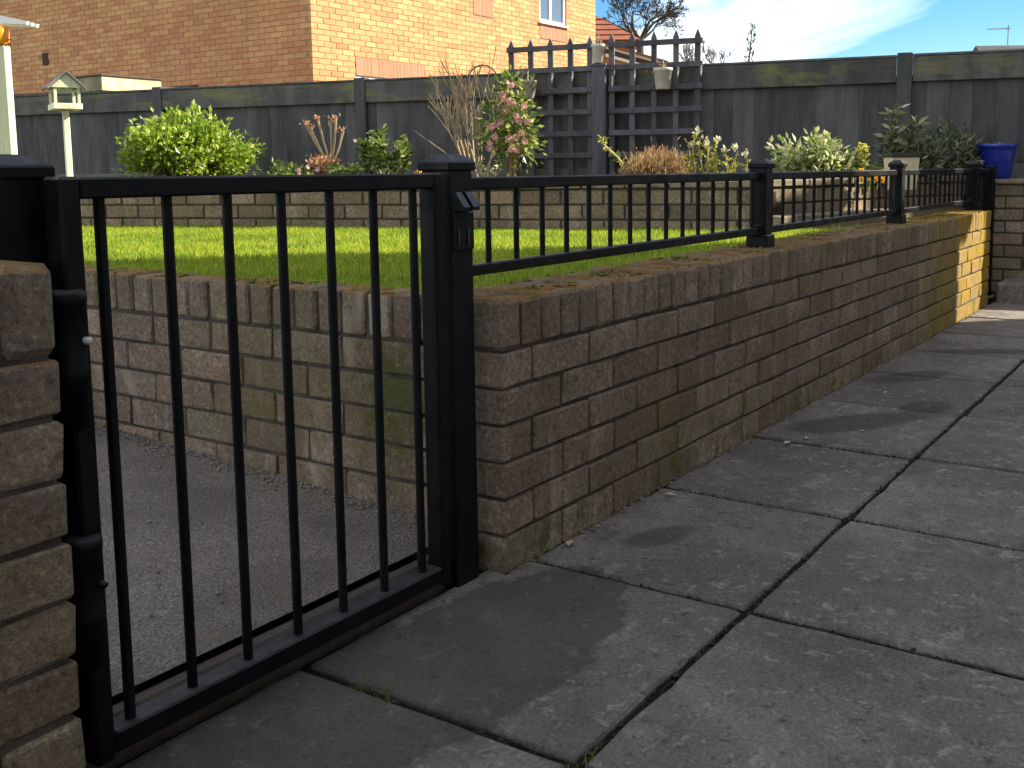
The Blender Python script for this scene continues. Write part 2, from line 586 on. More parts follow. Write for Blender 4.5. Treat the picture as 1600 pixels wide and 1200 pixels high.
patio = structure(MB().box((-4.5, -3.0, -.055), (6.0, .06, -.010)).build('patio', M['joint']))
_slab = {}
def slab_mesh(ol):
    """slab from an outline: irregular worn arris, small corner chips"""
    pts = []
    n0 = len(ol)
    for i in range(n0):
        a, b = Vector((*ol[i], 0)), Vector((*ol[(i + 1) % n0], 0))
        L_ = (b - a).length
        k = max(2, int(L_ / .06))
        inn = Vector((-(b - a).y, (b - a).x, 0)).normalized()
        for j in range(k):
            t_ = j / k
            p = a.lerp(b, t_)
            if j == 0:
                p = p + (Vector((sum(q[0] for q in ol) / n0, sum(q[1] for q in ol) / n0, 0)) - p).normalized() * random.uniform(.001, .006)
            else:
                p = p + inn * (random.uniform(-.001, .0016) + (random.uniform(.002, .005) if random.random() < .1 else 0))
            pts.append((p, inn))
    n1 = len(pts)
    c = Vector((sum(q[0] for q in ol) / n0, sum(q[1] for q in ol) / n0, 0))
    v, f = [], []
    for p, inn in pts:
        v.append((p.x, p.y, -.035))
    for p, inn in pts:
        v.append((p.x, p.y, -.005 + random.uniform(-.0015, .001)))
    for p, inn in pts:
        d = (c - p).normalized() * random.uniform(.003, .007)
        v.append((p.x + d.x, p.y + d.y, 0))
    for i in range(n1):
        j = (i + 1) % n1
        f.append((i, j, n1 + j, n1 + i))
        f.append((n1 + i, n1 + j, 2 * n1 + j, 2 * n1 + i))
    f.append(tuple(2 * n1 + i for i in range(n1)))
    return mesh_of('paving_slab', v, f)
def slab(x0, x1, y0, y1):
    w, d = round(x1 - x0, 3), round(y1 - y0, 3)
    if (w, d) not in _slab:
        L = []
        for k in range(4):
            me = slab_mesh([(-w / 2, -d / 2), (w / 2, -d / 2), (w / 2, d / 2), (-w / 2, d / 2)])
            me.materials.append(M['slab'])
            L.append(me)
        _slab[(w, d)] = L
    link('paving_slab', random.choice(_slab[(w, d)]), None, patio, ((x0 + x1) / 2, (y0 + y1) / 2, random.uniform(-.003, .002)),
         (random.uniform(-.003, .003), random.uniform(-.003, .003), random.uniform(-.003, .003)))
JX = .020
U0, S, J = .0916, .6, .013
ycols = [(-.487, -.004), (-1.087, -.487), (-1.687, -1.087), (-2.287, -1.687), (-2.9, -2.287)]
for c, (ya, yb) in enumerate(ycols):
    for k in range(-7, 9):
        xa, xb = U0 + k * S, U0 + (k + 1) * S
        yy = yb
        if c == 0 and xb < .2:
            yy = .045
            if k == -1:
                # the slab beside the wall corner stops short of the wall
                x0_, x1_, y0_ = xa + JX / 2, xb - JX / 2, ya + J / 2
                ol = [(x0_, y0_), (x1_, y0_), (x1_, -.004), (-.006, -.004), (-.006, yy), (x0_, yy)]
                link('paving_slab', slab_mesh(ol), M['slab'], patio)
                continue
        slab(xa + JX / 2, xb - JX / 2, ya + J / 2, yy - (J / 2 if c else 0))

def path_z(y):
    return .068 + .047 * y
pv, pf = [], []
NX, NY = 14, 14
for j in range(NY + 1):
    for i in range(NX + 1):
        x = -3.5 + 3.53 * i / NX
        y = .10 + 5.2 * j / NY
        pv.append((x, y, path_z(y) + mnoise.noise(Vector((x * 2, y * 2, 3))) * .006))
for j in range(NY):
    for i in range(NX):
        a = j * (NX + 1) + i
        pf.append((a, a + 1, a + NX + 2, a + NX + 1))
path = structure(link('path', mesh_of('path', pv, pf, True), M['agg']))
edge = MB().box((-.90, .066, -.04), (-.004, .098, .062), .006).build('threshold_strip', mat_plain('rusty_threshold', (.06, .05, .042), .85, (.085, .068, .055), 20), path)

# raised lawn: body, turf sheet, blades
PL0 = Vector((1.995, 4.558, 0))
PD = Vector((1.047, -3.503, 0)).normalized()
PANG = math.atan2(PD.y, PD.x)
def pl_at(y):
    return PL0.x + (y - PL0.y) * PD.x / PD.y
LZ = .512
poly = [(.06, .1), (5.0, .1), (5.0, .33), (3.25, .78), (pl_at(.78) + .05, .78), (pl_at(6.9) + .05, 6.9), (.06, 6.9)]
lv = [(x, y, LZ) for x, y in poly] + [(x, y, 0) for x, y in poly]
n_ = len(poly)
lawn = structure(link('lawn', mesh_of('lawn', lv, [tuple(range(n_))] + [(i, i + n_, (i + 1) % n_ + n_, (i + 1) % n_) for i in range(n_)]), M['turf']))

def blades(n, region, hmin, hmax, w, seed, z0):
    rg = np.random.default_rng(seed)
    P = []
    while len(P) < n:
        q = rg.uniform((region[0], region[1]), (region[2], region[3]), (n * 2, 2))
        for x, y in q:
            if x < (pl_at(y) - .015 if y > .78 else 3.25 + (.78 - y) * 3.5) and len(P) < n:
                P.append((x, y))
    P = np.array(P)
    h = rg.uniform(hmin, hmax, n) * (1 + .35 * np.sin(P[:, 0] * 9 + np.sin(P[:, 1] * 7)) * .5)
    a = rg.uniform(0, 2 * np.pi, n)
    ln = rg.uniform(.1, .75, n) * h
    la = rg.uniform(0, 2 * np.pi, n)
    b = np.stack([P[:, 0], P[:, 1], np.full(n, z0)], 1)
    s = np.stack([np.cos(a), np.sin(a), np.zeros(n)], 1) * (w * rg.uniform(.6, 1.3, n))[:, None]
    tip = b + np.stack([np.cos(la) * ln, np.sin(la) * ln, h], 1)
    V = np.empty((n * 3, 3))
    V[0::3], V[1::3], V[2::3] = b - s, b + s, tip
    F = np.arange(n * 3).reshape(-1, 3)
    return V, F
V1, F1 = blades(120000, (.08, .19, 3.3, 6.0), .012, .026, .0032, 3, LZ - .002)
gr = stuff(link('lawn_grass', mesh_of('lawn_grass', V1, F1), M['grass']))
tag(gr, 'short mown green grass covering the raised lawn', 'grass')

# ------------------------------------------------------------------ garden walls in rough walling brick
C0, H1, CH = 0.0, .0752, .0766     # foot, bottom course, course height
ZS = H1 + 5 * CH                    # underside of the brick-on-edge coping
CT = .0975                          # coping brick height
WALL_L = 4.87
def coping(root, length, z, depth, mat=None, x0=0.0, pitch=.0755, hh=CT):
    x = x0
    while x < length - .02:
        w = min(.066, length - x)
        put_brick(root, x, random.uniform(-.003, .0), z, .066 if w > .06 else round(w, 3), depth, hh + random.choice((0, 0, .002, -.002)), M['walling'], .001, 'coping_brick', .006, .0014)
        x += pitch

wall = thing('garden_wall', 'long low brown walling-brick retaining wall beside the paving, topped by black railings', 'wall', (0, 0, 0))
MB().box((.009, .0065, -.03), (WALL_L - .008, .20, ZS + CT - .014)).build('mortar', M['mortar'], wall)
def start_right(k):
    return (0, .1025) if k % 2 else (0, .215)
for k in range(6):
    z = -.01 if k == 0 else H1 + (k - 1) * CH
    hgt = (H1 + .01 if k == 0 else CH) - .010
    x, w = start_right(k)
    first = True
    while x < WALL_L - .02:
        ww = w if first else .215
        first = False
        if x + ww > WALL_L:
            ww = round(WALL_L - x, 3)
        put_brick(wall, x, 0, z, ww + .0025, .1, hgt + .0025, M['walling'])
        x += ww + .010
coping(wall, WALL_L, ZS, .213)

wl_ = thing('garden_wall', 'retaining wall seen through the gate bars, running back along the path below the lawn', 'wall', (0, 4.6, 0), R(-90))
LL = 4.6
MB().box((0, .0065, -.02), (LL - .225, .105, ZS + CT - .03)).build('mortar', M['mortar'], wl_)
for k in range(6):
    z = -.01 if k == 0 else H1 + (k - 1) * CH
    hgt = (H1 + .01 if k == 0 else CH) - .010
    x = LL - (.1125 if k % 2 == 0 else .1125)
    e = x
    fw_ = .215 if k % 2 == 0 else .1025
    while x > 1.5:
        put_brick(wl_, x - fw_, 0, z, fw_ + .003, .1, hgt + .003, M['walling'])
        x -= fw_ + .010
        fw_ = .215
coping(wl_, LL - .22, ZS, .112, x0=1.52)
MB().box((0, .003, 0), (1.5, .1, ZS + CT - .006)).build('wall_run', M['walling'], wl_)

near = thing('garden_wall', 'near end of a taller rough walling-brick wall at the left edge beside the gate post', 'wall', (-2.6, -.03, 0))
NL = 2.6 - .943
MB().box((0, .0065, -.02), (NL - .01, .098, .70)).build('mortar', M['mortar'], near)
NT_ = .71
rows = 8
for k in range(rows):
    z = NT_ - .108 - (k + 1) * CH
    x, fw_ = NL, (.215 if k % 2 else .1025)
    while x > .2:
        put_brick(near, x - fw_, 0, z, fw_, .1, CH - .007, M['walling'], .002, 'brick', .005, .002)
        x -= fw_ + .010
        fw_ = .215
x = NL - .066
while x > .2:
    put_brick(near, x, -.002, NT_ - .108, .066, .108, .108, M['walling'], .003, 'coping_brick', .009, .0022)
    x -= .0755

# planter walls at the back of the lawn
def planter_wall(label, p, ang, length, z0, rows=3):
    t_ = thing('planter_wall', label, 'wall', (p[0], p[1], 0), ang)
    MB().box((0, .008, z0 - .1), (length, .12, z0 + rows * CH)).build('mortar', M['mortar'], t_)
    for k in range(rows):
        x, w = (0, .215) if k % 2 else (0, .1025)
        first = True
        while x < length - .02:
            ww = w if first else .215
            first = False
            if x + ww > length:
                ww = round(length - x, 3)
            put_brick(t_, x, 0, z0 + k * CH, ww, .1, CH - .01, M['walling'])
            x += ww + .01
    x = 0
    while x < length - .1:
        w = min(.215, round(length - x, 3))
        put_brick(t_, x, -.012, z0 + rows * CH + .002, w, .15, .034, M['cope'], .003, 'coping_brick', .005, .002)
        x += w + .01
    return t_
M['cope'] = mat_plain('pale_coping', (.25, .20, .145), .9, (.14, .115, .085), 18, .2, .5)
PZ = .492
pa = PL0 - PD * 2.3
plen = 2.3 + (Vector((pl_at(.72), .72, 0)) - PL0).length
planter_wall('low brown brick planter wall across the back of the lawn under the flower bed', pa, PANG, plen, PZ)
q0, q1 = Vector((3.16, .76, 0)), Vector((5.34, .25, 0))
planter_wall('low brick planter wall behind the far railing bays, right of the lawn', q0, math.atan2(q1.y - q0.y, q1.x - q0.x), (q1 - q0).length, PZ)
led = thing('edging_row', 'low row of pale edging bricks behind the railing at the foot of the planter wall', 'edging', (q0.x - .02, q0.y - .13, 0), math.atan2(q1.y - q0.y, q1.x - q0.x))
x = 0
while x < 1.7:
    put_brick(led, x, 0, .47, .215, .1025, .115, M['cope'], .003, 'brick', .006, .002)
    x += .225

# flower bed soil between planter walls and fence
bz = .70
FD = Vector((.23414, -.97220, 0))
FP0 = Vector((4.185, 6.825, 0))
def fence_at(s, off=0.0):
    nrm = Vector((FD.y, -FD.x, 0))       # toward the camera side
    return FP0 + FD * s + nrm * off
bl = [pa + Vector((.08, .02, 0)), Vector((pl_at(.74) + .09, .74, 0)), q1 + Vector((.02, .09, 0)), fence_at(7.0, .05), fence_at(-.5, .05)]
bl[0] = Vector((pl_at(6.7) + .08, 6.7, 0))
bv = [(p.x, p.y, bz) for p in bl] + [(p.x, p.y, 0) for p in bl]
bed = structure(link('flower_bed', mesh_of('flower_bed', bv, [tuple(range(5))] + [(i, i + 5, (i + 1) % 5 + 5, (i + 1) % 5) for i in range(5)]), M['soil']))

# steps and pillar at the far end of the paving
st = thing('step', 'shaded grey step at the far end of the paving beyond the wall', 'step', (5.0, -.02, 0))
MB().box((0, -1.6, -.02), (.5, 0, .12), .012, .002).build('tread', M['slab'], st)
MB().box((.5, -1.6, -.02), (1.0, 0, .24), .012, .002).build('tread', M['slab'], st)
pil = thing('brick_pillar', 'dark brick pillar carrying the blue pot at the far end of the paving', 'pillar', (5.36, -.33, 0))
MB().box((.006, .006, 0), (.434, .58, .70)).build('mortar', M['mortar'], pil)
for k in range(9):
    z = .02 + k * CH
    put_brick(pil, 0, 0, z, .215 if k % 2 else .325, .1, CH - .01, M['walling'])
    put_brick(pil, .225 if k % 2 else .335, 0, z, .215 if k % 2 else .1025, .1, CH - .01, M['walling'])
    for yy in ((.0, .225, .45), (.105, .33))[k % 2]:
        o = put_brick(pil, 0, 0, z, .215 if yy else .1, .1, CH - .01, M['walling'])
        o.rotation_euler = (0, 0, R(-90))
        o.location = (0, yy + (.12 if yy else .06), z)
MB().box((-.02, -.02, .703), (.46, .60, .735), .008, .002).build('pillar_cap', M['cope'], pil)

# ------------------------------------------------------------------ black metal gate
GY = .045
gate = thing('metal_gate', 'black metal garden gate with upright round bars standing closed across the path', 'gate', (-.875, GY, 0))
def gb(x):            # world x -> gate local
    return x + .875
B = M['black']
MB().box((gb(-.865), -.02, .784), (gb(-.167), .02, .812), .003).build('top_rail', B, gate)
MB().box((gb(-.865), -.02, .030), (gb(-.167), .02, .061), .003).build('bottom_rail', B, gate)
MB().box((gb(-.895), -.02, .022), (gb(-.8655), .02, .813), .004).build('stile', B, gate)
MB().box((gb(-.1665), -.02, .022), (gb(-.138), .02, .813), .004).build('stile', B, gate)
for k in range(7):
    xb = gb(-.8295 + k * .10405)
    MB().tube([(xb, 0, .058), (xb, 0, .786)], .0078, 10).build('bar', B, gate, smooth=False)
for zc, hh in ((.605, .055), (.28, .055)):
    h_ = MB().lathe([(0, -hh - .06), (.018, -hh - .06), (.0195, -hh), (.0235, -hh + .004), (.024, -hh + .016), (.0225, -hh + .02), (.0225, hh - .010), (.0255, hh - .007), (.0255, hh + .005), (.019, hh + .010), (0, hh + .010)], 18, (gb(-.892), -.012, zc)).build('hinge', B, gate, smooth=True)
    MB().box((gb(-.886), -.042, zc - .005), (gb(-.875), -.026, zc + .004), .003).build('hinge_bolt', M['chip'] if zc > .5 else B, h_)
# latch on the closing side
lt = MB().box((gb(-.113), -.021, .665), (gb(-.050), -.0145, .738), .002).build('latch_case', B, gate)
MB().box((gb(-.103), -.0235, .675), (gb(-.097), -.0215, .706), .0008).build('latch_strip', mat_paint('grey_latch_metal', (.012, .013, .015), .35, None, .4), lt)
MB().box((gb(-.073), -.0235, .673), (gb(-.067), -.0215, .706), .0008).build('latch_strip', bpy.data.materials['grey_latch_metal'], lt)
for xx in (-.104, -.074):
    kn = MB()
    v = [(gb(xx - .009), -.026, .776), (gb(xx + .009), -.026, .776), (gb(xx + .013), -.044, .748), (gb(xx - .007), -.044, .748),
         (gb(xx - .009), -.0145, .776), (gb(xx + .009), -.0145, .776), (gb(xx + .013), -.0145, .741), (gb(xx - .007), -.0145, .741),
         (gb(xx + .013), -.042, .741), (gb(xx - .007), -.042, .741)]
    kn.add(v, [(0, 3, 2, 1), (0, 1, 5, 4), (3, 9, 8, 2), (9, 7, 6, 8), (0, 4, 7, 9, 3), (1, 2, 8, 6, 5), (4, 5, 6, 7)])
    kn.build('latch_lug', bpy.data.materials['grey_latch_metal'], gate)

def metal_post(name, label, x, y, z0, z1, w, group=None, plate=False):
    t_ = thing(name, label, 'post', (x, y, z0), 0, group)
    h = w / 2
    H = z1 - z0
    MB().box((-h, -h, 0), (h, h, H - .03), .003).build('shaft', B, t_)
    c = MB()
    e = h + .006
    c.box((-e, -e, H - .032), (e, e, H - .014), .003)
    c.add([(-e + .002, -e + .002, H - .0145), (e - .002, -e + .002, H - .0145), (e - .002, e - .002, H - .0145), (-e + .002, e - .002, H - .0145),
           (-h * .5, -h * .5, H), (h * .5, -h * .5, H), (h * .5, h * .5, H), (-h * .5, h * .5, H)],
          [(0, 1, 5, 4), (1, 2, 6, 5), (2, 3, 7, 6), (3, 0, 4, 7), (4, 5, 6, 7)])
    c.build('cap', B, t_)
    if plate:
        MB().box((-h - .008, -h - .008, 0), (h + .008, h + .008, .045), .004).build('foot_sleeve', B, t_)
    return t_
metal_post('gate_post', 'stout black metal gate post at the wall corner holding the gate latch', -.080, .066, -.01, .848, .07)
metal_post('gate_post', 'black metal hinge post behind the rough wall end at the left edge', -.925, .128, 0, .842, .10)

# railings on top of the long wall
RY = .12
ZT0, ZT1, ZB0, ZB1 = .777, .803, .598, .622
posts = [1.635, 3.285, 4.94]
plab = ['black railing post on the wall top, nearest of those on the coping', 'middle black railing post on the wall top below the cream trough', 'far black railing post on the wall end']
for xp, lb in zip(posts, plab):
    metal_post('railing_post', lb, xp, RY, ZS + CT - .004, .848, .058, 'posts of the wall-top railing', True)
bays = [(-.043, posts[0] - .03, 'long black railing panel between the gate post and the nearest railing post'),
        (posts[0] + .03, posts[1] - .03, 'black railing panel between the first and second posts on the wall'),
        (posts[1] + .03, posts[2] - .03, 'far black railing panel ending at the sunlit wall end')]
for xa, xb, lb in bays:
    t_ = thing('railing', lb, 'railing', (xa, RY, ZB0), 0, 'railing panels on the long wall')
    L_ = xb - xa
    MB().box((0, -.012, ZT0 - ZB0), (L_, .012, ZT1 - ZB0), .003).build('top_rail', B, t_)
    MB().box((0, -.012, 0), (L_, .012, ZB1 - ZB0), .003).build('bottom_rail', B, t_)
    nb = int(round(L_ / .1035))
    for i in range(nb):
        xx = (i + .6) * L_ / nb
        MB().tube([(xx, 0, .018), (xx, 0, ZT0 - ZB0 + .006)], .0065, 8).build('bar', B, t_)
    for xx in (0.004, L_ - .004):
        MB().box((xx - .008, -.02, -.008), (xx + .008, .02, ZB1 - ZB0 + .008), .003).build('bracket', B, t_)
t_ = thing('railing', 'short black railing return closing the gap beside the brick pillar', 'railing', (4.975, .10, .12))
MB().box((0, -.012, .655), (.36, .012, .681), .003).build('top_rail', B, t_)
MB().box((0, -.012, .38), (.36, .012, .404), .003).build('bottom_rail', B, t_)
for i in range(4):
    MB().tube([(.06 + i * .08, 0, .39), (.06 + i * .08, 0, .66)], .0065, 8).build('bar', B, t_)
MB().box((.33, -.03, -.12), (.385, .03, .70), .004).build('end_post', B, t_)

# ------------------------------------------------------------------ timber fence behind the bed
FA = math.atan2(FD.y, FD.x)
fence = thing('timber_fence', 'tall charcoal-stained board fence with algae-streaked top rail behind the flower bed', 'fence', (FP0.x, FP0.y, 0), FA)
# local: x along the fence, -y toward the garden
FZ0, FZ1, FZ2 = .70, 1.385, 1.57
fposts = [-4.2, -2.0, .05, 2.08, 4.10, 6.27, 8.4]
_bm = {}
for i in range(106):
    s_ = -6.2 + i * .145
    k = i % 5
    if k not in _bm:
        w = .15
        me = MB().box((0, 0, 0), (w, .014, FZ1 - FZ0 + .05), .002, .0015).mesh('board')
        me.materials.append(M['fence'])
        _bm[k] = me
    link('board', _bm[k], None, fence, (s_, .004 + random.uniform(-.002, .002), FZ0 + random.uniform(-.004, .004)), (0, random.uniform(-.004, .004), R(3.2)))
for a_, b_ in zip(fposts[:-1], fposts[1:]):
    dz = random.uniform(-.006, .006)
    MB().box((a_ + .052, -.03, FZ1 + dz), (b_ - .052, -.002, FZ2 - .02 + dz), .003).build('top_rail', M['rail'], fence)
    MB().box((a_ + .052, -.033, FZ2 - .018 + dz), (b_ - .052, .03, FZ2 + dz), .004).build('capping', M['fence'], fence)
    MB().box((a_ + .052, -.03, FZ0 - .15), (b_ - .052, -.004, FZ0 + .13), .004).build('gravel_board', M['gravel_board'], fence)
for s_ in fposts:
    MB().box((s_ - .05, -.04, 0), (s_ + .05, .05, FZ2 + .012), .006, .001).build('post', M['fence'], fence)

# trellis panels and their posts
def trellis(label, xs, z0, zs, ztop, zpt, ext):
    t_ = thing('trellis', label, 'trellis', (*fence_at(xs[0], .075)[:2], 0), FA, 'trellis panels fixed to the fence')
    for x in xs:
        x -= xs[0]
        mb = MB()
        w = .021
        mb.box((x - w, -.011, z0), (x + w, .009, zpt - .05), .002)
        mb.add([(x - w, -.011, zpt - .05), (x + w, -.011, zpt - .05), (x + w, .009, zpt - .05), (x - w, .009, zpt - .05), (x, -.011, zpt), (x, .009, zpt)],
               [(0, 1, 4), (2, 3, 5), (1, 2, 5, 4), (3, 0, 4, 5)])
        mb.build('upright', M['trellis'], t_)
    for z in zs:
        MB().box((-ext[0], -.031, z - .02), (xs[-1] - xs[0] + ext[1], -.012, z + .02), .002).build('batten', M['trellis'], t_)
    return t_
lx = [3.43, 3.588, 3.746, 3.905, 4.058]
rx = [4.225, 4.382, 4.545, 4.708, 4.866]
zrow = [.93, 1.09, 1.25, 1.41, 1.565, 1.727]
trellis('dark left-hand trellis panel behind the pink camellia', lx, .72, zrow, 0, 1.802, (.03, .02))
trellis('dark right-hand trellis panel with pointed uprights behind the brown heather', rx, .72, zrow, 0, 1.812, (.02, .04))
p_ = fence_at(4.14, .10)
t_ = thing('trellis_post', 'square dark post between the two trellis panels', 'post', (p_.x, p_.y, .60), FA)
MB().box((-.052, -.04, 0), (.052, .02, .98), .005, .001).build('shaft', M['trellis'], t_)
MB().box((-.06, -.048, .975), (.06, .028, .995), .004).build('cap', M['trellis'], t_)

# ------------------------------------------------------------------ the brick house behind the fence
HX, HY = 8.165, 8.983
HL, HD = 7.18, 10.0
HTOP = 5.3
house = thing('brick_house', 'orange brick house with a sunlit long wall rising behind the fence', 'house', (HX, HY, 0))
hw = MB().box((.006, .12, 0), (HL - .006, HD, HTOP))
for (xa, xb, za, zb) in ((.006, .80, 0, HTOP), (.80, 2.25, 2.145, HTOP), (2.25, 3.46, 0, HTOP), (3.46, 3.98, 0, 3.62), (3.46, 3.98, 4.6, HTOP),
                         (3.98, 5.32, 0, HTOP), (5.32, 6.17, 0, 3.37), (5.32, 6.17, 4.6, HTOP), (6.17, HL - .006, 0, HTOP)):
    hw.box((xa, .006, za), (xb, .1195, zb))
hw.build('wall', M['hmortar'], house)
openings = [(.80, 2.25, -1, 2.145), (5.32, 6.17, 3.37, 4.6), (3.46, 3.98, 3.62, 4.6)]
panels = [(.80, 2.25, 2.145, 2.40), (5.32, 6.17, 3.09, 3.37), (3.46, 3.98, 3.27, 3.62)]
blocked = openings + panels
cand = []
camv = cam.matrix_world.translation
def clear(a, b, z0, z1):
    for (p, q, zz0, zz1) in blocked:
        if a < q and b > p and z0 < zz1 and z1 > zz0:
            return False
    return True
for k in range(15, 70):
    z = k * .075
    if z > HTOP - .08:
        break
    off = 0 if k % 2 else .1125
    # right (sunlit) face
    x = 0.0
    w = .215 if k % 2 else .1025
    while x < HL - .03:
        ww = min(w, HL - x)
        segs = [(x, x + ww)]
        for (p, q, zz0, zz1) in blocked:
            if z < zz1 - .01 and z + .065 > zz0 + .01:
                ns = []
                for a_, b_ in segs:
                    if b_ <= p or a_ >= q:
                        ns.append((a_, b_))
                    else:
                        if a_ < p - .02:
                            ns.append((a_, p - .006))
                        if b_ > q + .02:
                            ns.append((q + .006, b_))
                segs = ns
        for a_, b_ in segs:
            if b_ - a_ > .02:
                cand.append((0, a_, z, b_ - a_))
        x += ww + .010
        w = .215
    x = 0.1125 if k % 2 else 0.0
    while x < 8.6:
        if not (6.0 < x + .1 < 6.2 and 2.58 < z < 2.80):
            cand.append((1, x, z, .215))
        x += .225
def score(c):
    if c[0] == 0:
        p = Vector((HX + c[1] + c[3] / 2, HY, c[2]))
        nrm = Vector((0, -1, 0))
    else:
        p = Vector((HX, HY + c[1] + c[3] / 2, c[2]))
        nrm = Vector((-1, 0, 0))
    d = camv - p
    L_ = d.length
    # in view?
    lc = cam.matrix_world.inverted() @ p
    xn = lc.x / -lc.z * 1619 + 860
    yn = 462 - lc.y / -lc.z * 1619
    vis = 1.0 if (-5 < xn < 935 and -8 < yn < 155) else 0.0
    return vis * c[3] * d.dot(nrm) / L_ ** 3
cand.sort(key=score, reverse=True)
_hb = {}
rest = MB()
for i, (fc, x, z, w) in enumerate(cand):
    if i < 300 and abs(w - .215) < .001:
        key = fc
        if key not in _hb:
            if fc == 0:
                me = MB().box((0, 0, 0), (.215, .05, .065), .003).mesh('brick')
            else:
                me = MB().box((0, 0, 0), (.05, .215, .065), .003).mesh('brick')
            me.materials.append(M['hbrick'])
            _hb[key] = me
        j = random.uniform(-.002, .002)
        link('brick', _hb[key], None, house, (x, j, z) if fc == 0 else (j, x, z))
    else:
        j = random.uniform(-.002, .002)
        if fc == 0:
            rest.box((x, j, z), (x + w, .05, z + .065))
        else:
            rest.box((j, x, z), (.05, x + w, z + .065))
stuff(rest.build('brickwork', M['hbrick'], house))
for (p, q, z0, z1) in panels:
    mb = MB()
    x = p + .004
    while x < q - .03:
        mb.box((x, random.uniform(-.007, -.003), z0 + .004), (min(x + .071, q), .05, z1 - .004))
        x += .0755
    stuff(mb.build('soldier_course', M['hred'], house))
for i, (p, q, z0, z1) in enumerate(openings):
    z0 = max(z0, 1.1)
    f_ = MB()
    fr = .055
    f_.box((p, .02, z0), (p + fr, .08, z1), .004).box((q - fr, .02, z0), (q, .08, z1), .004)
    f_.box((p + fr + .001, .02, z1 - fr), (q - fr - .001, .08, z1), .004).box((p + fr + .001, .02, z0), (q - fr - .001, .08, z0 + fr), .004)
    if i != 2:
        xm = p + (q - p) * .45
        f_.box((xm - .03, .024, z0 + fr + .001), (xm + .03, .078, z1 - fr - .001), .004)
    win = f_.build('window', M['upvc'], house)
    MB().box((p + .03, .05, z0 + .03), (q - .03, .058, z1 - .03)).build('pane', M['glass'], win)
    if i:
        MB().box((p - .04, -.05, z0 - .036), (q + .04, .03, z0 - .002), .005).build('sill', M['upvc'], win)
MB().box((-.004, 6.02, 2.60), (.01, 6.19, 2.80), .004).build('air_vent', mat_plain('dark_vent', (.07, .03, .02), .8), house)
M['tile'] = mat_plain('orange_roof_tile', (.28, .105, .058), .85, (.20, .075, .042), 6, .2, .5)
rv = [(-.35, -.35, HTOP - .02), (HL + .35, -.35, HTOP - .02), (HL + .35, HD + .35, HTOP - .02), (-.35, HD + .35, HTOP - .02), (-.35, HD / 2, HTOP + 3.2), (HL + .35, HD / 2, HTOP + 3.2)]
link('roof', mesh_of('roof', rv, [(0, 1, 5, 4), (2, 3, 4, 5), (0, 4, 3), (1, 2, 5), (0, 3, 2, 1)]), M['tile'], house)
# lean-to against the shaded wall: boxed roof light and strip of roof
lean = thing('lean_to', 'low lean-to with dark felt roof and loose cables against the shaded house wall', 'lean-to', (HX, HY, 0))
MB().add([(-.02, 2.3, 2.09), (-.02, 7.6, 2.20), (-1.2, 7.6, 1.80), (-1.2, 2.3, 1.80), (-.02, 2.3, 2.02), (-.02, 7.6, 2.12), (-1.2, 7.6, 1.72), (-1.2, 2.3, 1.72)],
         [(0, 1, 2, 3), (7, 6, 5, 4), (0, 4, 5, 1), (3, 2, 6, 7), (1, 5, 6, 2), (0, 3, 7, 4)]).build('roof', mat_plain('dark_felt', (.07, .055, .045), .9, (.11, .08, .06), 8), lean)
MB().box((-1.1, 2.5, 0), (-.06, 7.4, 1.75)).build('wall', M['hmortar'], lean)
cb = MB()
for k in range(5):
    y0 = 2.6 + k * .28
    pts = [(-.55, y0 + j * .09, 2.03 + .07 * math.sin(j * 1.9 + k * 2) + .05 * k % .06) for j in range(6)]
    cb.tube(pts, .010, 5)
cb.build('cables', mat_plain('pale_cable', (.42, .36, .3), .7), lean)

c_ = Vector((0, 0, 0)) + (lambda d: camv + d * 12)(fw + r2 * ((160 - 859.85) / 1619.19) - u2 * ((141 - 461.63) / 1619.19))
shd = thing('garden_shed', 'pale boarded top of a small shed between the bird table and the house', 'shed', (c_.x, c_.y, 0))
pm = mat_timber('pale_shed_board', (.50, .36, .20), (.58, .43, .25), None, (.06, 1.0, 1.0))
MB().box((.02, .02, 0), (.78, .9, c_.z - .002)).build('body', bpy.data.materials['dark_felt'], shd)
MB().box((0, 0, c_.z), (.8, .018, c_.z + .165), .003).build('fascia', pm, shd)
MB().box((0, .0185, c_.z), (.018, .95, c_.z + .165), .003).build('fascia', mat_timber('shaded_shed_board', (.16, .16, .09), (.22, .21, .12), None, (1.0, .06, 1.0)), shd)  # darker board on the unlit side, its shade put into the colour
MB().box((-.02, -.02, c_.z + .166), (.82, .97, c_.z + .185), .003).build('roof', bpy.data.materials['dark_felt'], shd)
MB().add([(.82, .3, c_.z + .15), (2.3, -.2, c_.z - .02), (2.3, .6, c_.z - .02), (.82, .9, c_.z + .15), (.82, .3, c_.z + .05), (2.3, -.2, c_.z - .09), (2.3, .6, c_.z - .09), (.82, .9, c_.z + .05)],
         [(0, 1, 2, 3), (7, 6, 5, 4), (0, 4, 5, 1), (1, 5, 6, 2), (2, 6, 7, 3), (3, 7, 4, 0)]).build('side_roof', mat_plain('brown_felt', (.10, .06, .04), .9, (.16, .10, .07), 9), shd)
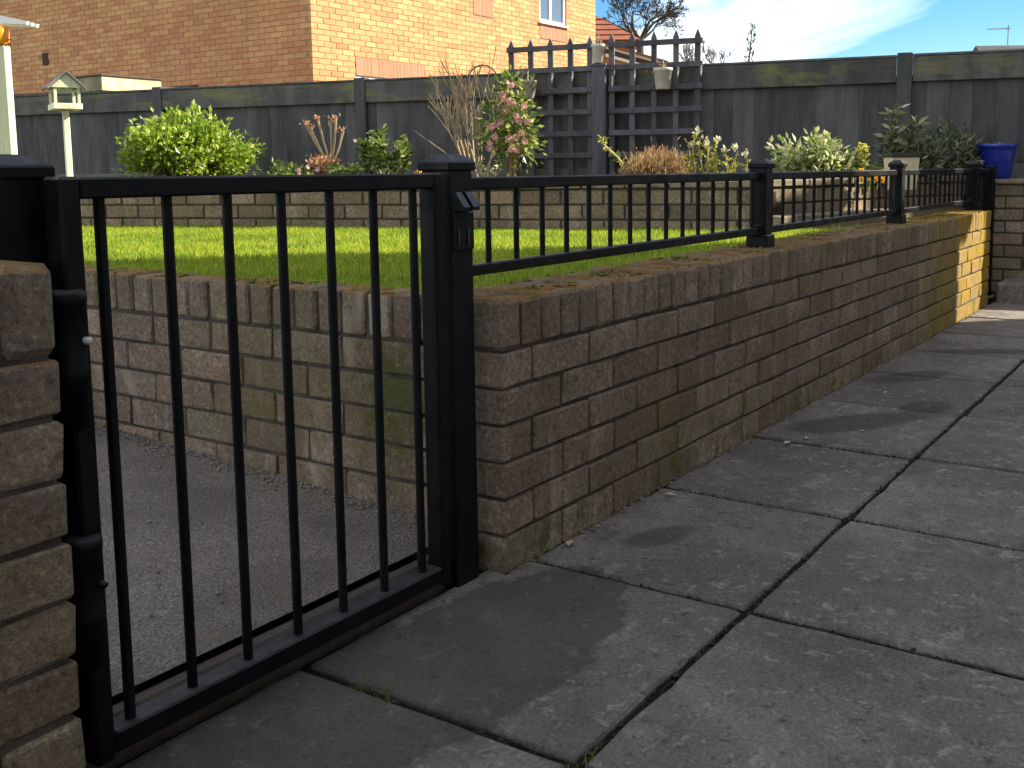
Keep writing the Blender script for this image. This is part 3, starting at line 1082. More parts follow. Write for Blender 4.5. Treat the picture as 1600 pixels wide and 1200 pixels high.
# ------------------------------------------------------------------ next house, distant roof, aerial
def P(px, py, dep):
    """a point on the line of sight at a given depth, used to take positions off the survey sketch"""
    d = fw + r2 * ((px - 859.85) / 1619.19) - u2 * ((py - 461.63) / 1619.19)
    return camv + d * dep
c_ = P(1002, 62, 24)
nh = thing('brick_house', 'neighbouring house with orange tiled hip roof glimpsed behind the trellis', 'house', (c_.x, c_.y, 0), YAW - R(90))
ez = c_.z
MB().box((-6, .35, 0), (-.32, 6, ez - .06)).build('wall', M['hmortar'], nh)
def roof_tiles(corners, rows_, name, par):
    """courses of lapped tiles on a quad: a,b eave ends, c,d ridge ends"""
    a, b, c, d = [Vector(x) for x in corners]
    nrm = (b - a).cross(d - a).normalized()
    for r_ in range(rows_):
        t0, t1 = r_ / rows_, (r_ + 1) / rows_
        l0, l1 = a.lerp(d, t0), a.lerp(d, min(1, t1 + .15 / rows_))
        q0_, q1_ = b.lerp(c, t0), b.lerp(c, min(1, t1 + .15 / rows_))
        mb = MB()
        th = .035
        mb.add([l0 + nrm * th, q0_ + nrm * th, q1_ + nrm * .005, l1 + nrm * .005, l0, q0_, q1_, l1],
               [(0, 1, 2, 3), (0, 4, 5, 1), (1, 5, 6, 2), (3, 7, 4, 0), (2, 6, 7, 3), (7, 6, 5, 4)])
        mb.build(name, M['tile'], par)
e = ez - .02
rg = e + 2.1
MB().add([(-6.4, -.02, e - .02), (0.02, -.02, e - .02), (.02, 6.4, e - .02), (-6.4, 6.4, e - .02), (-6.4, 3.2, rg - .03), (-2.9, 3.2, rg - .03)],
         [(0, 1, 5, 4), (1, 2, 5), (2, 3, 4, 5), (3, 0, 4), (3, 2, 1, 0)]).build('roof', M['tile'], nh)
roof_tiles([(-6.4, 0, e), (0, 0, e), (-2.9, 3.2, rg), (-6.4, 3.2, rg)], 14, 'tile_course', nh)
MB().box((-6.4, -.06, e - .14), (.04, -.025, e - .022)).build('gutter', mat_plain('dark_gutter', (.06, .045, .04), .6), nh)
# porch with white barge board
pc = P(962, 74, 20)
porch = thing('porch', 'small orange porch with white barge boards seen between the trellis pickets', 'porch', (pc.x, pc.y, 0), YAW - R(90))
pz = pc.z
MB().add([(-.1, 0, 0), (.82, 0, 0), (.82, 0, pz - .34), (-.1, 0, pz - .02), (-.1, 1, 0), (.82, 1, 0), (.82, 1, pz - .34), (-.1, 1, pz - .02)],
         [(0, 1, 2, 3), (4, 7, 6, 5), (1, 5, 6, 2), (0, 3, 7, 4), (3, 2, 6, 7)]).build('wall', M['hmortar'], porch)
for dz, mt in ((0, M['upvc']), (-.075, bpy.data.materials['dark_gutter']), (-.15, M['upvc'])):
    MB().add([(-.2, -.06, pz + .03 + dz), (.95, -.06, pz - .30 + dz), (.95, -.06, pz - .355 + dz), (-.2, -.06, pz - .025 + dz),
              (-.2, -.01, pz + .03 + dz), (.95, -.01, pz - .30 + dz), (.95, -.01, pz - .355 + dz), (-.2, -.01, pz - .025 + dz)],
             [(0, 3, 2, 1), (0, 1, 5, 4), (3, 7, 6, 2), (1, 2, 6, 5), (0, 4, 7, 3), (4, 5, 6, 7)]).build('barge_board', mt, porch)
MB().add([(-.25, -.15, pz + .08), (1.0, -.15, pz - .28), (1.0, 1.1, pz - .28), (-.25, 1.1, pz + .08), (-.25, -.15, pz + .04), (1.0, -.15, pz - .32), (1.0, 1.1, pz - .32), (-.25, 1.1, pz + .04)],
         [(0, 1, 2, 3), (7, 6, 5, 4), (0, 4, 5, 1), (1, 5, 6, 2), (2, 6, 7, 3), (3, 7, 4, 0)]).build('roof', M['tile'], porch)

c_ = P(1566, 57, 40)
fh_ = thing('distant_house', 'dark slate roof of a distant house peeping over the fence at the right edge', 'house', (c_.x, c_.y, 0), YAW - R(90))
MB().box((.3, .2, 0), (6.7, 6, c_.z - 1.9)).build('wall', M['hmortar'], fh_)
MB().add([(0, 0, c_.z - 2), (7, 0, c_.z - 2), (7, 6, c_.z - 2), (0, 6, c_.z - 2), (.2, 3, c_.z), (6.8, 3, c_.z)],
         [(0, 1, 5, 4), (2, 3, 4, 5), (0, 4, 3), (1, 2, 5), (3, 2, 1, 0)]).build('roof', mat_plain('dark_slate', (.07, .07, .075), .8, (.05, .05, .055), 5), fh_)
c_ = P(1575, 58, 42)
ae = thing('television_aerial', 'thin grey television aerial on the distant roof at the right', 'aerial', (c_.x, c_.y, c_.z - .3), YAW - R(90))
am = mat_plain('aerial_metal', (.25, .25, .27), .5)
MB().tube([(0, 0, 0), (0, 0, .78)], .022, 6).build('mast', am, ae)
MB().tube([(-.85, 0, .62), (.1, 0, .66)], .016, 5).build('boom', am, ae)
for k in range(7):
    MB().tube([(-.8 + k * .13, -.16, .62), (-.8 + k * .13, .16, .62)], .009, 4).build('element', am, ae)

# ------------------------------------------------------------------ own house and unseen occluders outside the frame (shaped to shade the paving)
M['render'] = mat_plain('cream_bounce_render', (.74, .72, .68), .9, (.68, .66, .62), 4, .2, .2)  # unseen walls kept pale to bounce neutral fill onto the paving
own = thing('rendered_house', 'tall cream-rendered house whose wall shades the paving, outside the picture on the right', 'house', (-9, -11, 0))
MB().box((0, 0, 0), (14.85, 8, 5.7)).build('wall', M['render'], own)
MB().add([(-.3, -.3, 5.7), (15.0 - .15, -.3, 5.7), (15.0 - .15, 8.12, 5.7), (-.3, 8.12, 5.7), (-.3, 3.9, 8.6), (14.85, 3.9, 8.6)],
         [(0, 1, 5, 4), (2, 3, 4, 5), (0, 4, 3), (1, 2, 5), (3, 2, 1, 0)]).build('roof', M['tile'], own)
gar = thing('blocker', 'low cream-rendered garage joined to the house and shaped to the lawn shadow, outside the picture on the right', 'blocker', (5.853, -8, 0))  # unseen block, height and edge shaped for the shadow on lawn and wall
MB().add([(0, 0, 0), (1.337, 0, 0), (1.337, 5, 0), (0, 5, 0), (0, 0, 3.72), (1.337, 0, 3.42), (1.337, 5, 3.42), (0, 5, 3.72)],
         [(0, 3, 2, 1), (4, 5, 6, 7), (0, 1, 5, 4), (2, 3, 7, 6), (1, 2, 6, 5), (3, 0, 4, 7)]).build('wall', M['render'], gar)
MB().box((1.338, 4.7, 3.5), (1.80, 5.0, 4.15)).build('shade_beam', M['render'], gar)  # added unseen beam that shades the planter wall face behind the railing
nb_ = thing('occluder', 'plain cream-rendered outbuilding bounding the sun stripe on the wall, outside the picture on the right', 'building', (9.93, -5, 0))  # unseen block, its corner set to cut off the sun stripe
MB().box((0, 0, 0), (6, 2, 5.85)).build('wall', M['render'], nb_)
MB().box((0, 0, 5.852), (6.1, 2.0, 5.95)).build('roof', bpy.data.materials['dark_felt'], nb_)

# ------------------------------------------------------------------ plants
def leaf_cloud(centers, dirs, size, aspect, rng, fold=.25, curl=.0):
    """diamond leaves with a folded midrib; centers (n,3), dirs (n,3) pointing along each leaf"""
    n = len(centers)
    d = dirs / (np.linalg.norm(dirs, axis=1, keepdims=True) + 1e-9)
    a = rng.normal(size=(n, 3))
    side = np.cross(d, a)
    side /= (np.linalg.norm(side, axis=1, keepdims=True) + 1e-9)
    nrm = np.cross(d, side)
    sz = size * rng.uniform(.65, 1.3, n)[:, None]
    w = sz * aspect * .5
    b = centers
    t = centers + d * sz - np.array([0, 0, 1]) * sz * curl
    mid = centers + d * sz * .48
    l = mid + side * w + nrm * w * fold
    r = mid - side * w + nrm * w * fold
    V = np.empty((n * 4, 3))
    V[0::4], V[1::4], V[2::4], V[3::4] = b, r, t, l
    k = np.arange(n)[:, None] * 4
    F = np.concatenate([k + np.array([0, 1, 2]), k + np.array([0, 2, 3])], 1).reshape(-1, 3)
    return V, F

def foliage(name, mat, parent, V, F, smooth=False):
    return link(name, mesh_of(name, V, F, smooth), mat, parent)

def clump_points(rng, n_clump, per, rx, ry, rz, cz, clump_r, shell=.55, flat=0.0):
    seed_off = float(rng.uniform(0, 50))
    """leaf positions gathered into clumps through an uneven dome"""
    C_, D_ = [], []
    for _ in range(n_clump):
        v = rng.normal(size=3)
        v /= np.linalg.norm(v)
        if v[2] < -.35:
            v[2] *= -.5
        k = rng.uniform(shell, 1.0) * rng.uniform(.82, 1.10) * (1 + .45 * mnoise.noise(Vector(v * 1.9) + Vector((seed_off, 0, 0))))
        c = np.array([v[0] * rx, v[1] * ry, v[2] * rz]) * k + np.array([0, 0, cz])
        q = rng.normal(size=(per, 3)) * clump_r
        out = v * .9 + np.array([0, 0, .35])
        C_.append(c + q)
        D_.append(out + rng.normal(size=(per, 3)) * .75)
    return np.concatenate(C_), np.concatenate(D_)

def bed_pt(px, depth):
    p = P(px, 270, depth)
    return Vector((p.x, p.y, bz - .005))

def stems(parent, mat, base_r, n, rng, h, spread, r0=.006, r1=.002, name='stem', bend=.1, z0=0.0):
    for _ in range(n):
        a = rng.uniform(0, 2 * np.pi)
        b0 = Vector((math.cos(a) * base_r * rng.uniform(0, 1), math.sin(a) * base_r * rng.uniform(0, 1), z0))
        tp = Vector((math.cos(a) * spread * rng.uniform(.3, 1), math.sin(a) * spread * rng.uniform(.3, 1), h * rng.uniform(.75, 1.05)))
        pts = [b0.lerp(tp, t_) + Vector((rng.normal() * bend * h * .2, rng.normal() * bend * h * .2, 0)) * (t_ * (1 - t_) * 4 if t_ < 1 else 0) for t_ in (0, .3, .6, 1)]
        MB().tube(pts, [r0, r0 * .8, (r0 + r1) / 2, r1], 5).build(name, mat, parent)

def spikes(rng, n, rx, ry, h, w, lean=.35, droop=.3):
    """narrow strap leaves rising from the ground"""
    V, F = [], []
    for i in range(n):
        a, rr = rng.uniform(0, 2 * np.pi), math.sqrt(rng.uniform(0, 1))
        b = np.array([math.cos(a) * rr * rx, math.sin(a) * rr * ry, 0])
        hh = h * rng.uniform(.55, 1.1)
        la = rng.uniform(0, 2 * np.pi)
        L_ = lean * hh * rng.uniform(.2, 1)
        o = np.array([math.cos(la), math.sin(la), 0])
        s = np.array([-o[1], o[0], 0]) * w * rng.uniform(.7, 1.2)
        m1 = b + o * L_ * .35 + np.array([0, 0, hh * .6])
        t1 = b + o * L_ * 1.2 + np.array([0, 0, hh * (1 - droop * rng.uniform(0, 1))])
        k = len(V)
        V += [b - s * .6, b + s * .6, m1 + s, m1 - s, t1]
        F += [(k, k + 1, k + 2, k + 3), (k + 3, k + 2, k + 4)]
    return np.array(V), F

def blossoms(parent, mat, eye, pts, r, rng, petals=9, name='flower'):
    """each flower a small cup of overlapping petals"""
    for p in pts:
        V, F = [], []
        face = (Vector(camv) - (parent.location + Vector(p)))
        face = Vector((face.x + rng.normal() * 2.2, face.y + rng.normal() * 2.2, face.z + rng.normal() * 2 + 1.5)).normalized()
        q = face.to_track_quat('Z', 'Y')
        for ring, (rr, zz, cnt) in enumerate(((1, 0, petals), (.6, .35, max(4, petals - 3)))):
            for i in range(cnt):
                a = 2 * math.pi * (i + .5 * ring) / cnt
                da = math.pi / cnt * 1.25
                k = len(V)
                loc = [(0, 0, zz * r * .3), (math.cos(a - da) * r * rr * .65, math.sin(a - da) * r * rr * .65, r * (.22 + zz * .4)),
                       (math.cos(a) * r * rr, math.sin(a) * r * rr, r * (.2 + zz * .6)), (math.cos(a + da) * r * rr * .65, math.sin(a + da) * r * rr * .65, r * (.22 + zz * .4))]
                V += [tuple(q @ Vector(x) + Vector(p)) for x in loc]
                F.append((k, k + 1, k + 2, k + 3))
        f_ = link(name, mesh_of(name, V, F), mat, parent)
        if eye:
            MB().lathe([(0, .0), (r * .22, 0), (r * .2, r * .25), (0, r * .3)], 6).build('flower_eye', eye, f_, p, q.to_euler())

bark = mat_plain('pale_bark', (.42, .34, .21), .85, (.26, .20, .12), 30)
bark_d = mat_plain('dark_bark', (.085, .065, .05), .9, (.05, .04, .032), 30)

# 1 big round evergreen shrub
def shrub(name, label, px, depth, rx, ry, rz, cz, mat, n_clump, per, size, aspect, clump_r, seed, stem_n=7, shell=.5, cat='shrub', fold=.3):
    rng = np.random.default_rng(seed)
    b = bed_pt(px, depth)
    t_ = thing(name, label, cat, b)
    c, d = clump_points(rng, n_clump, per, rx, ry, rz, cz, clump_r, shell)
    keep = c[:, 2] > .0
    V, F = leaf_cloud(c[keep], d[keep], size, aspect, rng, fold)
    foliage('foliage', mat, t_, V, F)
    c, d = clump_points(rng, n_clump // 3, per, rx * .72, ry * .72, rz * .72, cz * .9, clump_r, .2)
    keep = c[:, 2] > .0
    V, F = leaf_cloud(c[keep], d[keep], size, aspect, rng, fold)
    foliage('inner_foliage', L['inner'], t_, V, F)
    stems(t_, bark, rx * .2, stem_n, rng, cz + rz * .85, rx * .85, .009, .003)
    return t_
L = {}
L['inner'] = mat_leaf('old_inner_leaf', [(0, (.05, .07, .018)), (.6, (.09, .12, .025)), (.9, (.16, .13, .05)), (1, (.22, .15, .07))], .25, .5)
L['lime'] = mat_leaf('lime_evergreen_leaf', [(0, (.10, .19, .015)), (.3, (.19, .31, .02)), (.6, (.30, .42, .035)), (.85, (.42, .50, .07)), (1, (.62, .64, .35))], .45, .35)
L['mid'] = mat_leaf('mid_green_leaf', [(0, (.06, .11, .018)), (.5, (.13, .20, .03)), (.85, (.25, .31, .07)), (1, (.55, .57, .35))], .4, .4)
L['dark'] = mat_leaf('grey_green_leaf', [(0, (.07, .09, .045)), (.5, (.13, .15, .085)), (.85, (.21, .22, .14)), (1, (.34, .35, .24))], .25, .45)
L['pale'] = mat_leaf('variegated_leaf', [(0, (.12, .19, .04)), (.35, (.24, .30, .09)), (.65, (.46, .48, .22)), (1, (.62, .62, .40))], .4, .4)
L['gold'] = mat_leaf('golden_leaf', [(0, (.22, .24, .02)), (.5, (.38, .38, .05)), (1, (.55, .50, .12))], .4, .45)
L['heath'] = mat_leaf('brown_heather', [(0, (.20, .11, .05)), (.4, (.34, .21, .10)), (.8, (.46, .32, .17)), (1, (.30, .26, .08))], .3, .7)
L['rust'] = mat_leaf('rusty_flower_head', [(0, (.34, .14, .08)), (.5, (.48, .26, .14)), (1, (.55, .36, .20))], .3, .6)
L['pink'] = mat_leaf('pink_petal', [(0, (.74, .30, .32)), (.5, (.80, .42, .42)), (1, (.85, .55, .52))], .3, .45)
L['orange'] = mat_leaf('orange_petal', [(0, (.78, .36, .02)), (.6, (.85, .48, .04)), (1, (.9, .6, .08))], .25, .5)
L['bud'] = mat_leaf('cream_bud', [(0, (.55, .55, .32)), (1, (.75, .73, .52))], .2, .5)

shrub('evergreen_shrub', 'big rounded lime-green evergreen shrub in front of the fence on the left', 297, 8.0, .47, .40, .33, .24, L['lime'], 330, 34, .046, .6, .05, 1)
# low clump with pinkish flowers
t_ = shrub('flowering_clump', 'low green clump with pale pink flowers left of the rusty stalks', 462, 7.6, .17, .16, .11, .06, L['mid'], 40, 22, .042, .5, .03, 2, 3, cat='plant')
rng = np.random.default_rng(21)
blossoms(t_, mat_leaf('pale_pink_petal', [(0, (.75, .5, .5)), (1, (.85, .68, .62))], .3), None, [(-.1 + .05 * k + rng.normal() * .02, -.13, .10 + rng.uniform(0, .07)) for k in range(5)], .022, rng, 6)
# rusty stalks
b = bed_pt(512, 7.7)
t_ = thing('rusty_perennial', 'rust-brown perennial with upright fan of dry stalks', 'plant', b)
rng = np.random.default_rng(5)
c, d = clump_points(rng, 22, 26, .13, .12, .10, .12, .03, .3)
V, F = leaf_cloud(c, d, .04, .5, rng)
foliage('foliage', L['rust'], t_, V, F)
right = Vector(rt)
for dx, top in ((-.155, .49), (-.12, .46), (-.06, .52), (.035, .51), (.075, .53), (.125, .43)):
    p0 = Vector((0, 0, .16)) + right * .03
    p1 = right * dx + Vector((0, 0, top))
    MB().tube([p0, p0.lerp(p1, .5) + right * dx * .08, p1], [.006, .007, .011], 6).build('stalk', bpy.data.materials['pale_bark'], t_)
    v = rng.normal(size=(16, 3)) * .014 + np.array(p1)
    V, F = leaf_cloud(v, rng.normal(size=(16, 3)) + np.array([0, 0, 1.2]), .03, .5, rng)
    foliage('seed_head', L['rust'], t_, V, F)
# small grassy bulbs
for px, dep, lab in ((545, 7.5, 'tuft of bright strappy bulb leaves right of the rusty perennial'), (610, 7.4, 'tuft of strappy leaves under the upright leafy shrub')):
    t_ = thing('bulb_tuft', lab, 'plant', bed_pt(px, dep))
    rng = np.random.default_rng(px)
    V, F = spikes(rng, 46, .12, .08, .19, .006, .6)
    foliage('leaves', L['pale' if px > 600 else 'mid'], t_, V, F)
# upright leafy shrubs
def upright(name, label, px, dep, h, w, mat, n, size, seed, cat='shrub', aspect=.5, fill=.35, stemmat=None, nst=5):
    rng = np.random.default_rng(seed)
    t_ = thing(name, label, cat, bed_pt(px, dep))
    C_, D_ = [], []
    for s_ in range(nst):
        a = rng.uniform(0, 2 * np.pi)
        tip = Vector((math.cos(a) * w * rng.uniform(.1, 1), math.sin(a) * w * rng.uniform(.1, 1), h * rng.uniform(.65, 1) if s_ else h))
        b0 = Vector((math.cos(a) * .03, math.sin(a) * .03, 0))
        pts = [b0.lerp(tip, t0) + Vector((rng.normal() * .012, rng.normal() * .012, 0)) for t0 in (0, .35, .7, 1)]
        MB().tube(pts, [.007, .006, .004, .002], 5).build('stem', stemmat or bark_d, t_)
        k = n // nst
        t0 = fill + (1 - fill) * rng.uniform(0, 1, k) ** .8
        base = np.array([tuple(b0.lerp(tip, x)) for x in t0])
        an = rng.uniform(0, 2 * np.pi, k)
        D_.append(np.stack([np.cos(an), np.sin(an), rng.uniform(-.1, .9, k)], 1))
        C_.append(base + rng.normal(size=(k, 3)) * .014)
    V, F = leaf_cloud(np.concatenate(C_), np.concatenate(D_), size, aspect, rng)
    foliage('foliage', mat, t_, V, F)
    return t_
upright('leafy_shrub', 'upright dark glossy-leaved shrub right of the rusty stalks', 585, 7.6, .42, .17, L['mid'], 520, .055, 31, nst=12)
upright('leafy_shrub', 'thin upright leafy stem left of the yellow flowers', 634, 7.5, .38, .08, L['mid'], 200, .05, 32, nst=5)
upright('leafy_shrub', 'loose low leafy shrub under the rusty stalks, near the rail', 540, 7.3, .17, .17, L['mid'], 260, .05, 33, nst=11)
upright('leafy_shrub', 'small dark leafy plant between the two upright shrubs', 612, 7.8, .30, .10, L['mid'], 200, .05, 34, nst=6)
t_ = thing('yellow_flowers', 'small yellow-orange flowers beside the gate post cap', 'flower', bed_pt(655, 7.2))
rng = np.random.default_rng(8)
V, F = spikes(rng, 30, .06, .05, .12, .006, .5)
foliage('leaves', L['mid'], t_, V, F)
blossoms(t_, L['orange'], bark_d, [tuple(right * dx + Vector((-.03, -.02, z))) for dx, z in ((-.02, .10), (.015, .13), (.02, .06), (-.015, .05), (.035, .10))], .032, rng, 6)

# bare multi-stemmed shrub
def branchy(parent, mat, p, d, length, r, depth, rng, mb, spread=.42, up=.25, kids=(2, 3), seg=3, minr=.0012, shrink=.72):
    pts, rad = [p.copy()], [r]
    q, dd = p.copy(), d.normalized()
    for i in range(seg):
        dd = (dd + Vector((rng.normal(), rng.normal(), rng.normal())) * .10 + Vector((0, 0, up * .12))).normalized()
        q = q + dd * (length / seg)
        pts.append(q.copy())
        rad.append(max(minr, r * (1 - .38 * (i + 1) / seg)))
    mb.tube(pts, rad, 5 if r > .01 else 4, cap=False)
    if depth <= 0:
        return
    for _ in range(rng.integers(kids[0], kids[1] + 1)):
        v = Vector((rng.normal(), rng.normal(), rng.normal())).cross(dd)
        if v.length < 1e-4:
            continue
        nd = (dd + v.normalized() * spread * rng.uniform(.5, 1.35) + Vector((0, 0, up))).normalized()
        st_ = pts[-1] if rng.uniform() < .6 else pts[-2]
        branchy(parent, mat, st_, nd, length * shrink * rng.uniform(.75, 1.15), rad[-1] * .82, depth - 1, rng, mb, spread, up, kids, seg, minr, shrink)
t_ = thing('bare_shrub', 'bare multi-stemmed shrub with pale upright twigs left of the camellia', 'shrub', bed_pt(742, 7.3))
rng = np.random.default_rng(77)
for k in range(11):
    mb = MB()
    a = -1 + 2 * k / 10
    d0 = right * (a * .34 - .10) + Vector((rng.normal() * .06, rng.normal() * .06, 1))
    p0 = right * (a * .045) + Vector((rng.normal() * .02, rng.normal() * .02, 0))
    branchy(t_, bark, p0, d0, .36, .0105, 3, rng, mb, .30, .28, (2, 3), 3, .0034, .70)
    mb.build('stem', bark, t_)
mb = MB().tube([(0, 0, .1), tuple(right * -.2 + Vector((0, 0, .25))), tuple(right * -.42 + Vector((0, 0, .41)))], [.004, .003, .0025], 5)
mb.build('stem', bark, t_)
# wire plant support loop behind it
t_ = thing('plant_hoop', 'thin dark arched plant hoop showing above the bare shrub', 'hoop', bed_pt(757, 7.45))
pts = [tuple(right * (.10 * math.cos(a)) + Vector((0, 0, .78 + .09 * math.sin(a)))) for a in np.linspace(math.pi, .05, 9)]
MB().tube([tuple(right * -.10)] + pts + [tuple(right * .10)], .006, 6).build('wire', bark_d, t_)

# camellia
t_ = thing('camellia', 'tall pink-flowered camellia against the left-hand trellis panel', 'shrub', bed_pt(797, 7.1))
rng = np.random.default_rng(13)
MB().tube([(0, 0, 0), tuple(right * .01 + Vector((0, 0, .2))), tuple(right * -.02 + Vector((0, 0, .5))), tuple(right * -.01 + Vector((0, 0, .72)))], [.014, .012, .009, .004], 7).build('trunk', mat_plain('orange_bark', (.45, .24, .10), .8, (.3, .16, .07), 30), t_)
MB().tube([tuple(right * .03), tuple(right * .035 + Vector((0, 0, .22))), tuple(right * .06 + Vector((0, 0, .5)))], [.010, .009, .004], 6).build('trunk', bpy.data.materials['orange_bark'], t_)
C_, D_ = [], []
for (dx, z, rr, nn) in ((0.02, .72, .05, 60), (-.02, .62, .07, 90), (.05, .55, .09, 150), (-.07, .46, .10, 150), (.09, .44, .08, 130), (-.10, .36, .08, 120), (.05, .34, .10, 150), (.09, .26, .07, 100), (-.03, .28, .09, 110)):
    cc = np.array(right * dx + Vector((0, 0, z)))
    q = rng.normal(size=(nn, 3)) * rr * .6
    C_.append(cc + q)
    D_.append(q / (rr * .6) + rng.normal(size=(nn, 3)) * .4)
V, F = leaf_cloud(np.concatenate(C_), np.concatenate(D_), .05, .5, rng)
foliage('foliage', mat_leaf('camellia_leaf', [(0, (.07, .12, .02)), (.45, (.14, .21, .03)), (.75, (.33, .36, .08)), (1, (.62, .6, .3))], .35, .3), t_, V, F)
tow = (camv - t_.location)
tow = Vector((tow.x, tow.y, 0)).normalized()
spots = [(.02, .66), (-.10, .32), (.10, .29), (-.02, .49), (-.045, .60), (-.05, .575), (.03, .535), (.0, .555), (.06, .43), (.045, .46), (-.09, .40), (-.12, .385), (-.06, .415), (.12, .42), (.0, .31), (.035, .30), (.01, .235), (.04, .225), (-.14, .25), (.10, .52), (-.135, .28), (.08, .345)]
blossoms(t_, L['pink'], None, [tuple(right * dx + tow * .10 + Vector((0, 0, z + .03))) for dx, z in spots], .027, rng, 9)
# low twiggy growth at its foot
t_ = upright('twiggy_growth', 'low arching pale-green growth at the camellia foot', 762, 7.0, .20, .14, L['pale'], 110, .035, 41, 'plant', .5, .2, bark, 8)

# heather mound + arching stem
b = bed_pt(1022, 6.3)
t_ = thing('heather_mound', 'spreading brown heather mound in front of the right-hand trellis', 'plant', b)
rng = np.random.default_rng(17)
c, d = clump_points(rng, 120, 60, .28, .16, .17, .08, .03, .35)
d = d * .5 + np.array([0, 0, 1.0])
keep = c[:, 2] > 0
V, F = leaf_cloud(c[keep], d[keep], .034, .22, rng)
stuff(foliage('foliage', L['heath'], t_, V, F))
stems(t_, bark, .12, 14, rng, .20, .26, .004, .002, 'twig')
t_ = thing('arching_stem', 'arching yellow-green leafy stem left of the brown heather', 'plant', bed_pt(985, 6.4))
pts = [Vector((0, 0, 0)), right * -.02 + Vector((0, 0, .12)), right * -.08 + Vector((0, 0, .20)), right * -.15 + Vector((0, 0, .26)), right * -.19 + Vector((0, 0, .33))]
MB().tube(pts, [.006, .008, .009, .010, .005], 6).build('stem', mat_plain('yellow_stem', (.45, .42, .14), .6), t_)
rng = np.random.default_rng(19)
base = np.array([tuple(pts[i].lerp(pts[i + 1], f_)) for i in range(1, 4) for f_ in (.1, .35, .6, .85)] * 4)
V, F = leaf_cloud(base, rng.normal(size=base.shape) + np.array([0, 0, .3]), .045, .3, rng)
foliage('leaves', L['gold'], t_, V, F)
# golden upright stems with pale buds
for k, (px, h) in enumerate(((1078, .26), (1090, .33), (1103, .27), (1120, .28), (1132, .22), (1148, .23), (1164, .20))):
    lab = ['leftmost short golden spurge stem rising from the heather', 'tallest pale-budded golden stem behind the heather', 'third golden stem from the heather, thickly leaved', 'golden stem with pale bud in the middle of its row', 'short golden stem right of the middle one', 'thin golden stem second from the right of its row', 'thin rightmost golden stem near the railing post'][k]
    t_ = upright('golden_spurge', lab, px, 6.2, h, .03, L['gold'], 60 if k < 5 else 26, .032, 60 + k, 'plant', .5, .15, bpy.data.materials['yellow_stem'], 2)
    t_['group'] = 'golden stems beside the heather'
    rng = np.random.default_rng(90 + k)
    V, F = leaf_cloud(rng.normal(size=(14, 3)) * .012 + np.array([0, 0, h + .005]), rng.normal(size=(14, 3)) * .7 + np.array([0, 0, 1]), .028, .6, rng)
    foliage('bud', L['bud'], t_, V, F)
t_ = upright('ground_cover', 'low lime ground cover beside the nearest railing post cap', 1140, 5.7, .06, .16, L['lime'], 240, .03, 71, 'plant', .6, .1, None, 12)

# variegated shrub
shrub('variegated_shrub', 'rounded cream-variegated shrub between the first two railing posts', 1272, 6.0, .23, .2, .155, .10, L['pale'], 70, 26, .052, .5, .035, 23, 5)
# dark understorey spreading round it
shrub('low_shrub', 'dull green low shrub in shade right of the variegated shrub', 1335, 6.2, .12, .12, .09, .05, L['dark'], 30, 22, .045, .5, .03, 24, 4)
upright('golden_sprig', 'bright yellow-green upright sprig above the orange flowers', 1347, 5.9, .24, .045, L['gold'], 90, .045, 73, 'plant', .55, .3, None, 3)
t_ = thing('orange_flowers', 'orange pansies left of the cream trough', 'flower', bed_pt(1352, 5.7))
rng = np.random.default_rng(9)
V, F = spikes(rng, 40, .09, .06, .08, .007, .6)
foliage('leaves', L['mid'], t_, V, F)
blossoms(t_, L['orange'], bark_d, [tuple(right * dx + Vector((-.03, -.03, z))) for dx, z in ((-.045, .10), (-.02, .09), (.02, .06), (.055, .065), (.035, .09), (-.04, .055), (.07, .05))], .024, rng, 6)
upright('leafy_clump', 'mid-green leafy clump behind the cream trough', 1375, 6.0, .12, .09, L['lime'], 150, .04, 74, 'plant', .5, .1, None, 7)
# cream trough
t_ = thing('cream_trough', 'cream rectangular plant trough with dark rim behind the middle railing post', 'planter', bed_pt(1408, 5.6), YAW - R(90) + .1)
t_.scale = (.75, .8, 1.85)
tm = mat_plain('cream_glaze', (.62, .55, .36), .5, (.55, .48, .3), 10, .4, .05)
MB().add([(-.085, -.06, 0), (.085, -.06, 0), (.085, .06, 0), (-.085, .06, 0), (-.10, -.075, .095), (.10, -.075, .095), (.10, .075, .095), (-.10, .075, .095)],
         [(0, 3, 2, 1), (0, 1, 5, 4), (1, 2, 6, 5), (2, 3, 7, 6), (3, 0, 4, 7), (4, 5, 6, 7)]).build('body', tm, t_)
rm = MB()
for a_, b_ in (((-.108, -.083, .093), (.108, -.068, .106)), ((-.108, .068, .093), (.108, .083, .106)), ((-.108, -.067, .093), (-.093, .067, .106)), ((.093, -.067, .093), (.108, .067, .106))):
    rm.box(a_, b_, .002)
rm.build('rim', mat_plain('dark_rim', (.05, .045, .035), .6), t_)
MB().box((-.092, -.066, .080), (.092, .066, .0985)).build('soil', M['soil'], t_)
# rhododendron with pale tip
t_ = upright('rhododendron', 'dark shrub with pale rosette at its tip against the fence post', 1408, 6.25, .46, .12, mat_leaf('rhododendron_leaf', [(0, (.07, .085, .03)), (.5, (.16, .17, .07)), (.85, (.34, .33, .17)), (1, (.6, .57, .4))], .3, .35), 240, .075, 81, 'shrub', .32, .35, None, 6)
shrub('grey_shrub', 'spreading grey-green shrub in shade left of the blue pot', 1480, 6.75, .24, .18, .20, .14, L['dark'], 120, 28, .050, .36, .04, 25, 9)
shrub('grey_shrub', 'smaller grey-green shrub against the fence behind the cream trough', 1425, 6.3, .15, .14, .15, .13, L['dark'], 50, 24, .055, .36, .035, 26, 6)

